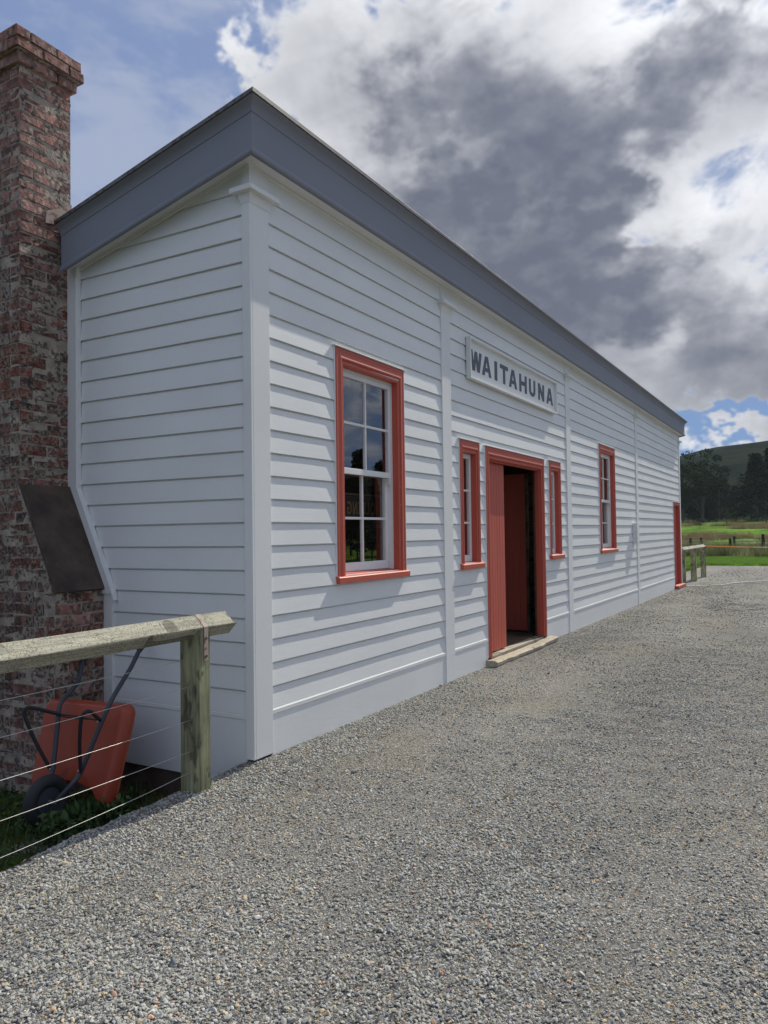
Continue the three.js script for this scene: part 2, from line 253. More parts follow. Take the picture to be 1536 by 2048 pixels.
const yardEdge = (z) => 32.4 + 0.25 * simplex(z * 0.35, 5, 5) + 0.12 * simplex(z * 1.7, 5, 5);
{
  const xs = [...span(-14, -3, 40), ...span(-2.95, 0.3, 66), ...span(0.4, 12, 70), ...span(12.3, 32, 66)], zs = [...span(-1.0, 0.7, 40), ...span(0.76, 6, 70), ...span(6.2, 26, 66)];
  structure('gravel_yard', grid(xs, zs, (x, z) => x > 31 ? yardHeight(x, z) - 0.05 * sstep(31.2, 32, x) : yardHeight(x, z), (x, z) => {
    const a = fbm(simplex, x * 0.45, 0.2, z * 0.45, 4), b = simplexB(x * 0.16 + z * 0.25, 0.7, z * 0.5), k = 1 + 0.2 * a + 0.14 * b, w = sstep(0.1, 0.6, simplex(x * 0.5, 6.6, z * 0.5));
    return [k * (1 + 0.03 * w), k, k * (1 - 0.07 * w)];
  }), m.gravel);
}
// paddock and the low ground round the building: one sheet out to the horizon
const fieldHeight = (x, z) => {
  const under = sstep(33.2, 31.9, x) * sstep(27, 25, z) * sstep(-15, -13.5, x);
  let h = -0.10 + 0.05 * simplex(x * 0.12, 2, z * 0.12) + sstep(40, 175, x) * 3.0 + sstep(175, 420, x) * 4;
  if (x > 33 && x < 41) h = mix(-0.06, h, sstep(36, 41, x));
  return mix(h, LOW - 0.02 + 0.02 * simplex(x * 1.1, 1, z * 1.1) - (z > 0.6 ? 0.2 : 0), under);
};
const meadow = (x, z) => { const a = fbm(simplex, x * 0.06, 0.2, z * 0.12, 4), d = sstep(0.05, 0.45, a); const band = sstep(41.5, 42.5, x) * sstep(50, 47, x); const k = 1 + 0.12 * simplex(x * 0.5, 4, z * 0.5); const dull = sstep(33, 28, x); if (dull > 0) { const q = 0.62 * k; return [mix(1, q * 1.05, dull), mix(1, q * 0.72, dull), mix(1, q * 1.15, dull)]; }
  return [mix(0.92, 1.25, Math.max(d * 0.35, band * 0.8)) * k, mix(1.05, 0.95, Math.max(d * 0.5, band)) * k, mix(0.9, 1.1, band) * k]; };
structure('paddock', grid([...span(-400, -16, 20), ...span(-14.5, 31.4, 60), ...span(31.6, 60, 110), ...span(61, 180, 60), ...span(185, 900, 40)], [...span(-500, -40, 24), ...span(-38, 40, 150), ...span(44, 500, 24)], fieldHeight, meadow), m.grass);

// distant hill
{
  const hillTone = tex(1024, 1024, true, (u, v, c) => { const a = tfbm(u, v, 8, 8, 51, 6), b = sstep(0.47, 0.60, tfbm(u, v, 14, 10, 53, 6)), s = tfbm(u, v, 90, 90, 57, 3); let k = 0.40 + 0.25 * (a - 0.5) + 0.22 * (s - 0.5); c[0] = k * mix(0.92, 0.66, b); c[1] = k * mix(1.0, 0.80, b); c[2] = k * mix(0.78, 0.70, b); }, 260, 260);
  const hill = (x, z) => { const az = Math.atan2(z - 3, x + 4) * 57.3, d = Math.hypot(x + 4, z - 3); const crest = 0.0920 + 0.0018 * (az + 6) + 0.006 * Math.sin(az * 0.21 + 1.0) + 0.003 * Math.sin(az * 0.7) - 0.085 * sstep(4, 24, az); const t = clamp((d - 190) / 330); return 3 + t * t * (3 - 2 * t) * (crest * 520 - 1.5) + sstep(200, 320, d) * 2.2 * fbm(simplex, x * 0.012, 3, z * 0.012, 4) - sstep(540, 900, d) * 40; };
  const pos = [], uv = [], idx = [], A = 140, D = 44;
  for (let i = 0; i <= A; i++) for (let j = 0; j <= D; j++) { const az = (-62 + 124 * i / A) / 57.3, d = 190 + 690 * Math.pow(j / D, 1.25), x = -4 + d * Math.cos(az), z = 3 + d * Math.sin(az); pos.push(x, hill(x, z) - (j === 0 ? 3 : 0), z); uv.push(x, z); }
  for (let i = 0; i < A; i++) for (let j = 0; j < D; j++) { const a = i * (D + 1) + j; idx.push(a, a + 1, a + D + 2, a, a + D + 2, a + D + 1); }
  const g = new THREE.BufferGeometry(); g.setAttribute('position', new THREE.Float32BufferAttribute(pos, 3)); g.setAttribute('uv', new THREE.Float32BufferAttribute(uv, 2)); g.setIndex(idx); g.computeVertexNormals();
  structure('hill', g, new THREE.MeshPhysicalMaterial({ color: L(0.16, 0.19, 0.17), map: hillTone, roughness: 1, specularIntensity: 0 }));
}

// ---------------------------------------------------------------- the station building
const building = thing('station_building', 'long white weatherboard station building with red windows and grey fascia', 'building');
const LEN = 18.36, DEPTH = 5.6, SLOPE = 0.236, TOPROW = 3.924, STEP = 0.16671, LIP = 0.0135;
const holes = [ // openings in the front wall: x0, x1, y0, y1
  [1.18, 2.11, 1.17, 2.90], [9.665, 10.595, 1.17, 2.90], [3.61, 3.965, 1.17, 2.385], [6.755, 7.115, 1.17, 2.385], [4.365, 6.305, 0.02, 2.365], [17.30, 18.14, 0.0, 2.12],
];
{ // wall cores with thickness
  const s = new THREE.Shape([[0.05, -0.3], [18.30, -0.3], [18.30, 4.1], [0.05, 4.1]].map((p) => new THREE.Vector2(...p)));
  const e = 0.006; for (const [x0, x1, y0, y1] of holes) s.holes.push(new THREE.Path([[x0 - e, y0 - e], [x0 - e, y1 + e], [x1 + e, y1 + e], [x1 + e, y0 - e]].map((p) => new THREE.Vector2(...p))));
  const g = new THREE.ExtrudeGeometry(s, { depth: 0.09, bevelEnabled: false }); g.translate(0, 0, -0.112); part(building, 'front_wall', boxUV(g), m.interior);
  const side = (x0, x1) => { const q = (z) => 4.1 + z * SLOPE; const sh = new THREE.Shape([[0.115, -0.3], [DEPTH, -0.3], [DEPTH, q(-DEPTH)], [0.115, q(-0.115)]].map((p) => new THREE.Vector2(...p))); const e = new THREE.ExtrudeGeometry(sh, { depth: x1 - x0, bevelEnabled: false }); e.rotateY(Math.PI / 2); e.translate(x0, 0, 0); return boxUV(e); };
  part(building, 'end_wall', side(0.022, 0.112), m.white); part(building, 'end_wall', side(LEN - 0.112, LEN - 0.022), m.white);
  part(building, 'rear_wall', bx(0.115, LEN - 0.115, -0.3, 4.1 - DEPTH * SLOPE - 0.03, -DEPTH - 0.09, -DEPTH), m.white);
  part(building, 'floor', bx(0.13, LEN - 0.13, -0.12, 0.018, -DEPTH + 0.02, -0.12), m.interiorFloor);
  part(building, 'partition', bx(3.12, 3.2, 0.02, 3.6, -DEPTH + 0.03, -0.13), m.interior); part(building, 'partition', bx(6.70, 6.78, 0.02, 3.6, -3.31, -1.60), m.interior); part(building, 'partition', bx(7.62, 7.7, 0.02, 3.6, -DEPTH + 0.03, -0.13), m.interior); part(building, 'partition', bx(0.14, LEN - 0.14, 0.02, 2.9, -3.4, -3.32), m.interior);
  part(building, 'ceiling', bx(0.13, LEN - 0.13, 3.62, 3.66, -3.4, -0.13), m.interior);
}
// weatherboards: each a tapered board with its lip at the bottom, slightly bowed
let boardSeed = 1;
function board(a, b, ya, yb, rowY, end = false) { // from a to b along the wall, between ya and yb of the row whose lip is at rowY
  const n = Math.max(2, Math.round((b - a) / 0.22)), s = boardSeed++ * 3.17, rings = [];
  const slope = LIP / STEP, bow = (x) => 0.0011 * simplex(x * 0.9, s, 0.3) + 0.0005 * simplex(x * 3.1, s, 4.3), sag = (x) => 0.0012 * simplex(x * 0.7, s, 7.7);
  for (let i = 0; i <= n; i++) {
    const x = a + (b - a) * i / n, z = (y) => LIP - (y - rowY) * slope + bow(x) * (1 - (y - rowY) / STEP), y0 = ya + (ya === rowY ? sag(x) : 0), yr = Math.max(ya + 0.004, Math.min(yb - 0.002, rowY + STEP * 0.93)), pts = [[-0.018, y0 + 0.003], [z(ya) - 0.003, y0], [z(ya) - 0.0006, y0 + 0.0006], [z(ya), y0 + 0.003], [z(yr), yr], [z(yr) - (yb - yr > 0.004 ? 0.0085 : 0.0001), Math.min(yb - 0.0005, yr + 0.003)], [z(yb) - (yb - yr > 0.004 ? 0.0085 : 0.0001), yb], [-0.018, yb]];
    rings.push(pts.map(([o, y]) => end ? V(-o, y, -x) : V(x, y, o)));
  }
  return loft(rings, true, true);
}
const bays = [[0.19, 3.08], [3.30, 7.545], [7.775, 12.605], [12.795, 18.25]];
for (const [A, B] of bays) for (let k = 0; k < 22; k++) {
  const y0 = TOPROW - STEP * (k + 1), y1 = y0 + STEP + 0.004;
  let cuts = holes.filter((h) => h[0] < B && h[1] > A && h[2] - 0.01 < y1 && h[3] + 0.01 > y0).sort((p, q) => p[0] - q[0]), x = A;
  for (const h of cuts) {
    if (h[0] - 0.01 - x > 0.02) part(building, 'weatherboard', board(x, h[0] - 0.01, y0, y1, y0), m.white);
    if (h[3] + 0.01 < y1 - 0.02) part(building, 'weatherboard', board(h[0] - 0.01, h[1] + 0.01, h[3] + 0.01, y1, y0), m.white);
    if (h[2] - 0.01 > y0 + 0.02) part(building, 'weatherboard', board(h[0] - 0.01, h[1] + 0.01, y0, h[2] - 0.01, y0), m.white);
    x = h[1] + 0.01;
  }
  if (B - x > 3.5 && k % 2 === 0) { const c = mix(x, B, 0.25 + 0.5 * hash(k, Math.round(A * 10), 3)); part(building, 'weatherboard', board(x, c - 0.0008, y0, y1, y0), m.white); x = c + 0.0008; }
  if (B - x > 0.02) part(building, 'weatherboard', board(x, B, y0, y1, y0), m.white);
}
// frieze, bottom boards with a bevelled bead, corner boards, pilasters and their caps
for (const [A, B] of bays) part(building, 'frieze_board', bx(A, B, TOPROW, 4.095, -0.018, 0.010, 0.002), m.white);
const beadProfile = [[-0.01, 0.226], [0.017, 0.226], [0.019, 0.229], [0.019, 0.254], [0.013, 0.264], [-0.01, 0.265]];
const baseRuns = [[0.19, 3.08], [3.30, 4.245], [6.43, 7.545], [7.775, 12.605], [12.795, 17.19]];
for (const [A, B] of baseRuns) { part(building, 'bottom_board', bx(A, B, -0.2, 0.2255, -0.018, 0.012, 0.002), m.white); part(building, 'bottom_bead', loft([A, B].map((x) => beadProfile.map(([o, y]) => V(x, y, o)))), m.trim); }
part(building, 'corner_board', bx(0.0, 0.19, -0.045, 4.09, -0.02, 0.022, 0.003), m.trim); part(building, 'corner_board', bx(-0.022, -0.0005, -0.045, 4.09, -0.052, 0.0218, 0.003), m.trim);
part(building, 'corner_board', bx(18.245, 18.38, -0.2, 4.09, -0.06, 0.022, 0.003), m.trim);
for (const [A, B] of [[3.08, 3.30], [7.545, 7.775], [12.605, 12.795]]) part(building, 'pilaster', bx(A, B, -0.2, 4.09, -0.018, 0.022, 0.003), m.trim);
for (const [A, B, e] of [[-0.022, 0.19, 1], [3.08, 3.30, 0], [7.545, 7.775, 0], [12.605, 12.795, 0], [18.245, 18.38, 2]]) {
  const x0 = A, x1 = B, zb = e === 1 ? -0.052 : -0.015, r = (o, y) => { const a = V(x0 - o, y, 0.022 + o), b = V(x1 + o, y, 0.022 + o), c = V(x1 + o, y, zb - (e === 1 ? 0.04 : 0)), d = V(x0 - o, y, zb - (e === 1 ? o : 0)); return [a, b, c, d]; };
  part(building, 'pilaster_cap', merge([loft([r(0.002, 3.822), r(0.006, 3.83), r(0.012, 3.86), r(0.020, 3.892)]), loft([r(0.058, 3.8925), r(0.060, 3.895), r(0.060, 3.924), r(0.058, 3.927)])]), m.trim);
}
// end wall boards beside the chimney, with the white boards scribed to the brickwork
const CH = { zs: -1.867, zb: -1.465, ys: 1.90, yb: 1.09, x: -0.47 };
const chimneyEdge = (y) => y > CH.ys ? CH.zs : y < CH.yb ? CH.zb : mix(CH.zb, CH.zs, (y - CH.yb) / (CH.ys - CH.yb));
for (let k = 0; k < 22; k++) { const y0 = TOPROW - STEP * (k + 1), far = -Math.min(chimneyEdge(y0), chimneyEdge(y0 + STEP)) - 0.02; part(building, 'weatherboard', board(0.05, far, y0, y0 + STEP + 0.004, y0, true), m.white); }
for (let k = 0; k < 22; k++) { const y0 = TOPROW - STEP * (k + 1), far = Math.min(DEPTH - 0.05, (4.05 - y0) / SLOPE); if (far > 3.0) part(building, 'weatherboard', board(2.7, far, y0, y0 + STEP + 0.004, y0, true), m.white); }
{ // top board cut to the rake of the roof
  const ring = (x) => [V(x, TOPROW, -0.05), V(x, 4.085, -0.05), V(x, 3.93, -0.70), V(x, TOPROW, -0.72)]; part(building, 'frieze_board', loft([ring(-0.010), ring(0.018)]), m.white);
  const cover = (x) => [V(x, 4.055, -0.052), V(x, 4.09, -0.052), V(x, 4.09 - 1.82 * SLOPE, -1.87), V(x, 4.055 - 1.82 * SLOPE, -1.87)]; part(building, 'rake_board', loft([cover(-0.024), cover(-0.012)]), m.trim);
  part(building, 'bottom_bead', loft([-0.052, -1.45].map((z) => beadProfile.map(([o, y]) => V(-o + 0.004, y - 0.004, z)))), m.trim);
  part(building, 'bottom_board', bx(-0.010, 0.018, -0.225, 0.2215, -1.47, -0.052, 0.002), m.white);
  part(building, 'concrete_footing', bx(0.004, 0.2, -0.6, -0.05, -1.6, -0.02), m.slab);
  const w = 0.115, strip = (x) => [V(x, 3.72, CH.zs), V(x, 3.72, CH.zs + w), V(x, CH.ys, CH.zs + w), V(x, CH.ys, CH.zs)]; part(building, 'scribing_board', loft([strip(-0.040), strip(0.015)]), m.trim);
  const sl = (x) => [V(x, CH.ys - 0.0005, CH.zs), V(x, CH.ys - 0.0005, CH.zs + w), V(x, CH.yb - 0.03, CH.zb + w * 0.95), V(x, CH.yb - 0.03, CH.zb)]; part(building, 'scribing_board', loft([sl(-0.042), sl(0.015)]), m.trim);
  const st = (x) => [V(x, CH.yb - 0.031, CH.zb), V(x, CH.yb - 0.031, CH.zb + w * 0.8), V(x, -0.22, CH.zb + w * 0.8), V(x, -0.22, CH.zb)]; part(building, 'scribing_board', loft([st(-0.026), st(0.015)]), m.trim);
  part(building, 'scribing_bead', loft([[3.70, CH.zs], [CH.ys, CH.zs], [CH.yb - 0.02, CH.zb], [CH.yb - 0.08, CH.zb + 0.015]].map(([y, z]) => [[-0.04, w - 0.012], [-0.052, w], [-0.046, w + 0.012], [-0.012, w + 0.014], [-0.012, w - 0.012]].map(([x, o]) => V(x, y, z + o)))), m.trim);
}
// fascia with bead, moulded gutter and metal capping, mitred round the corner and raking down the ends
{
  const ZE = -1.80, XE = LEN;
  const runs = (prof) => [
    [prof.map(([o, y]) => V(-o, y, o)), prof.map(([o, y]) => V(XE + o, y, o))],
    [prof.map(([o, y]) => V(-o, y + (ZE - o) * SLOPE, ZE)), prof.map(([o, y]) => V(-o, y, o))],
    [prof.map(([o, y]) => V(-o, y + (-DEPTH - o) * SLOPE, -DEPTH)), prof.map(([o, y]) => V(-o, y + (-2.84 - o) * SLOPE, -2.84))],
    [prof.map(([o, y]) => V(XE + o, y, o)), prof.map(([o, y]) => V(XE + o, y + (-DEPTH - o) * SLOPE, -DEPTH))],
  ];
  const board_ = [[0.11, 4.095], [0.146, 4.095], [0.148, 4.097], [0.148, 4.372], [0.11, 4.372]];
  const beadP = [[0.1487, 4.083], [0.154, 4.083], [0.159, 4.088], [0.162, 4.097], [0.162, 4.110], [0.159, 4.120], [0.154, 4.127], [0.1487, 4.128]];
  const gutter = [[0.112, 4.3725], [0.152, 4.3725], [0.154, 4.376], [0.154, 4.384], [0.158, 4.398], [0.164, 4.412], [0.172, 4.425], [0.184, 4.437], [0.198, 4.446], [0.207, 4.452], [0.207, 4.457], [0.112, 4.457]];
  const cap = [[0.10, 4.4575], [0.2145, 4.4575], [0.217, 4.459], [0.217, 4.487], [0.2145, 4.490], [0.10, 4.494]];
  for (const [nm, p, mt, cr] of [['fascia_board', board_, m.fascia, 0], ['fascia_bead', beadP, m.fascia, 0.9], ['gutter', gutter, m.fascia, 0.7], ['capping', cap, m.capping, 0]]) runs(p).forEach((rg, q) => { const cuts = q === 0 && nm !== 'fascia_bead' ? [0, 0.335, 0.67, 1] : [0, 1]; for (let k = 0; k + 1 < cuts.length; k++) { const at = (f) => rg[0].map((a, n) => a.clone().lerp(rg[1][n], f)); part(building, nm, loft([at(cuts[k] + (k ? 0.00006 : 0)), at(cuts[k + 1] - (k + 2 < cuts.length ? 0.00006 : 0))], true, true, cr), mt); } });
  part(building, 'soffit', bx(-0.11, LEN + 0.11, 4.096, 4.112, -0.02, 0.11), m.trim);
  const so = (x) => [V(x, 4.094, -0.02), V(x, 4.112, -0.02), V(x, 4.112 - 1.8 * SLOPE, -1.82), V(x, 4.094 - 1.8 * SLOPE, -1.82)]; part(building, 'soffit', loft([so(-0.11), so(0.02)]), m.trim);
  part(building, 'soffit_bead', loft([-0.03, LEN].map((x) => [[-0.01, 4.072], [0.018, 4.072], [0.026, 4.080], [0.026, 4.0955], [-0.01, 4.0955]].map(([o, y]) => V(x, y, o)))), m.trim);
  // corrugated iron roof falling to the rear
  const pr = []; for (let i = 0; i <= 960; i++) { const x = -0.1 + (LEN + 0.2) * i / 960; pr.push([x, 0.009 * Math.sin(x * 2 * Math.PI / 0.076)]); }
  const ra = pr.map(([x, o]) => V(x, 4.455 + o, 0.10)), rb = pr.map(([x, o]) => V(x, 4.455 + o - (DEPTH + 0.3) * SLOPE, -DEPTH - 0.2)); part(building, 'roof', loft([rb, ra], false, false), m.iron);
}
// windows
function casing(g, x0, x1, y0, y1, w, head, mat, step) { // mitred architrave round three sides of an opening with its reveal
  const prof = (k) => [[0, -0.085], [0, 0.012], [0.010, 0.0185], [0.022 * k, 0.0185], [0.026 * k, 0.0135], [0.036 * k, 0.0135], [0.040 * k, 0.026], [0.052 * k, 0.0285], [0.066 * k, 0.024], [0.074 * k, 0.0205], [0.096 * k, 0.0205], [0.102 * k, 0.0235], [0.116 * k, 0.0235], [0.125 * k, 0.018], [0.125 * k, -0.012]];
  const P = prof(w / 0.125), H = prof(head / 0.125), n = P.length;
  const L0 = P.map(([d, z]) => V(x0 - d, y0, z)), L1 = P.map(([d, z], i) => V(x0 - d, y1 + H[i][0], z)), R1 = P.map(([d, z], i) => V(x1 + d, y1 + H[i][0], z)), R0 = P.map(([d, z]) => V(x1 + d, y0, z));
  part(g, 'architrave', loft([L1, L0]), mat); part(g, 'architrave', loft([R1, L1]), mat); part(g, 'architrave', loft([R0, R1]), mat);
  // thin white scribers and the drip flashing on top
  part(g, 'edge_strip', bx(x0 - w - 0.013, x0 - w - 0.0004, y0, y1 + head, -0.010, 0.0165, 0.002), m.trim); part(g, 'edge_strip', bx(x1 + w + 0.0004, x1 + w + 0.013, y0, y1 + head, -0.010, 0.0165, 0.002), m.trim);
  part(g, 'head_flashing', bx(x0 - w - 0.03, x1 + w + 0.03, y1 + head + 0.0005, y1 + head + 0.010, -0.012, 0.036, 0.002), m.trim);
}
function sillPart(g, x0, x1, y, mat, out = 0.048) { const p = [[-0.128, y - 0.06], [out - 0.004, y - 0.056], [out, y - 0.052], [out, y - 0.008], [out - 0.006, y - 0.002], [-0.045, y + 0.018], [-0.128, y + 0.030]]; part(g, 'sill', loft([x0, x1].map((x) => p.map(([o, yy]) => V(x, yy, o)))), mat); }
function sash(g, x0, x1, y0, y1, z, cols, rows, st, top, bot) { // frame, glazing bars and panes
  const d = 0.038, f = [bx(x0, x0 + st, y0, y1, z - d, z, 0.003), bx(x1 - st, x1, y0, y1, z - d, z, 0.003), bx(x0 + st + 0.0003, x1 - st - 0.0003, y0, y0 + bot, z - d, z - 0.0006, 0.003), bx(x0 + st + 0.0003, x1 - st - 0.0003, y1 - top, y1, z - d, z - 0.0006, 0.003)];
  part(g, 'sash', merge(f), m.trim);
  const gx0 = x0 + st, gx1 = x1 - st, gy0 = y0 + bot, gy1 = y1 - top, cw = (gx1 - gx0) / cols, rh = (gy1 - gy0) / rows, bw = 0.011;
  for (let i = 1; i < cols; i++) part(g, 'glazing_bar', bx(gx0 + cw * i - bw, gx0 + cw * i + bw, gy0, gy1, z - 0.034, z - 0.004, 0.004), m.trim);
  for (let j = 1; j < rows; j++) for (let i = 0; i < cols; i++) part(g, 'glazing_bar', bx(gx0 + cw * i + (i ? bw : 0), gx0 + cw * (i + 1) - (i < cols - 1 ? bw : 0), gy0 + rh * j - bw, gy0 + rh * j + bw, z - 0.033, z - 0.005, 0.004), m.trim);
  for (let j = 0; j < rows; j++) for (let i = 0; i < cols; i++) { const q = new THREE.PlaneGeometry(cw - 0.004, rh - 0.004); q.rotateX(rr(-0.006, 0.006)); q.rotateY(rr(-0.006, 0.006)); q.translate(gx0 + cw * (i + 0.5), gy0 + rh * (j + 0.5), z - 0.02); part(g, 'pane', q, m.glass); }
}
function sashWindow(x0, x1, label) {
  const g = sub(building, 'window'); g.userData.label = label;
  const y0 = 1.17, y1 = 2.90, mid = 2.055;
  casing(g, x0, x1, y0 - 0.02, y1, 0.125, 0.135, m.red);
  sillPart(g, x0 - 0.14, x1 + 0.145, 1.15, m.red);
  part(g, 'window_frame', merge([bx(x0 + 0.0005, x0 + 0.022, y0, y1, -0.11, -0.046), bx(x1 - 0.022, x1 - 0.0005, y0, y1, -0.11, -0.046), bx(x0 + 0.0225, x1 - 0.0225, y1 - 0.022, y1 - 0.0005, -0.11, -0.046)]), m.trim);
  sash(g, x0 + 0.023, x1 - 0.023, mid - 0.045, y1 - 0.023, -0.050, 2, 2, 0.042, 0.042, 0.05);
  sash(g, x0 + 0.023, x1 - 0.023, y0 + 0.006, mid + 0.012, -0.090, 2, 2, 0.042, 0.05, 0.075);
  for (const s of [x0 + 0.030, x1 - 0.062]) part(g, 'sash_horn', loft([[0, 0.034], [0.02, 0.034], [0.045, 0.022], [0.06, 0.018]].map(([d, w]) => [V(s + 0.016 - w / 2, mid - 0.0455 - d, -0.087), V(s + 0.016 + w / 2, mid - 0.0455 - d, -0.087), V(s + 0.016 + w / 2, mid - 0.0455 - d, -0.052), V(s + 0.016 - w / 2, mid - 0.0455 - d, -0.052)])), m.trim);
}
sashWindow(1.18, 2.11, 'nearest large sash window with eight panes in a red frame'); sashWindow(9.665, 10.595, 'far large sash window in a red frame');
for (const [x0, x1, lab] of [[3.61, 3.965, 'narrow sidelight window left of the red door'], [6.755, 7.115, 'narrow sidelight window right of the red door']]) {
  const g = sub(building, 'sidelight_window'); g.userData.label = lab;
  casing(g, x0, x1, 1.15, 2.385, 0.10, 0.135, m.red); sillPart(g, x0 - 0.115, x1 + 0.13, 1.15, m.red, 0.055);
  sash(g, x0 + 0.002, x1 - 0.002, 1.166, 2.383, -0.050, 1, 3, 0.05, 0.05, 0.075);
}
// main doorway: red plank door pulled half across, second leaf folded back inside
{
  const g = sub(building, 'doorway'), [x0, x1, , y1] = holes[4];
  casing(g, x0, x1, 0.03, y1, 0.118, 0.145, m.doorRed);
  part(g, 'stop_bead', merge([bx(x0 + 0.0005, x0 + 0.016, 0.03, y1 - 0.02, -0.075, -0.02, 0.002), bx(x0 + 0.0005, x1 - 0.0005, y1 - 0.018, y1 - 0.0005, -0.075, -0.02, 0.002), bx(x1 - 0.016, x1 - 0.0005, 0.03, y1 - 0.02, -0.075, -0.02, 0.002)]), m.doorRed);
  const leaf = sub(building, 'door'); leaf.userData.label = 'red tongue and groove door leaf standing closed';
  const n = 8, w = (5.085 - x0 - 0.017) / n;
  for (let i = 0; i < n; i++) part(leaf, 'plank', bx(x0 + 0.017 + w * i + 0.0012, x0 + 0.017 + w * (i + 1) - 0.0012, 0.045, y1 - 0.019, -0.118, -0.078 + rr(-0.0015, 0.0015), 0.006), m.doorRed);
  part(leaf, 'door_ledge', merge([0.3, 1.2, 2.0].map((y) => bx(x0 + 0.02, 5.08, y, y + 0.12, -0.15, -0.1185))), m.doorRed);
  const open = sub(building, 'door'); open.userData.label = 'red door leaf swung open into the dark hall';
  open.position.set(6.74, 0, -0.35); open.rotation.y = 0.03; const wz = 1.18 / 12;
  for (let i = 0; i < 12; i++) part(open, 'plank', bx(-0.045, -0.005 + rr(-0.0015, 0.0015), 0.045, y1 - 0.02, -0.02 - wz * (i + 1) + 0.0012, -0.02 - wz * i - 0.0012, 0.006), m.doorRed);
  part(open, 'door_post', bx(-0.05, 0.0, 0.02, 2.36, -0.015, 0.022, 0.004), m.interior);
  part(building, 'threshold', bx(x0 - 0.01, x1 + 0.01, -0.1, 0.028, -0.119, 0.0), m.step);
}
{ // far door beside the end pilaster
  const g = sub(building, 'doorway'), [x0, x1, , y1] = holes[5]; casing(g, x0, x1, 0.02, y1, 0.092, 0.10, m.doorRed);
  const leaf = sub(building, 'door'); leaf.userData.label = 'plain red door at the far end'; const n = 8, w = (x1 - x0 - 0.004) / n;
  for (let i = 0; i < n; i++) part(leaf, 'plank', bx(x0 + 0.002 + w * i + 0.001, x0 + 0.002 + w * (i + 1) - 0.001, 0.03, y1 - 0.004, -0.105, -0.07, 0.005), m.doorRed);
  part(building, 'door_sill', bx(x0 - 0.16, x1 + 0.17, -0.055, 0.018, -0.05, 0.12, 0.006), m.red);
}
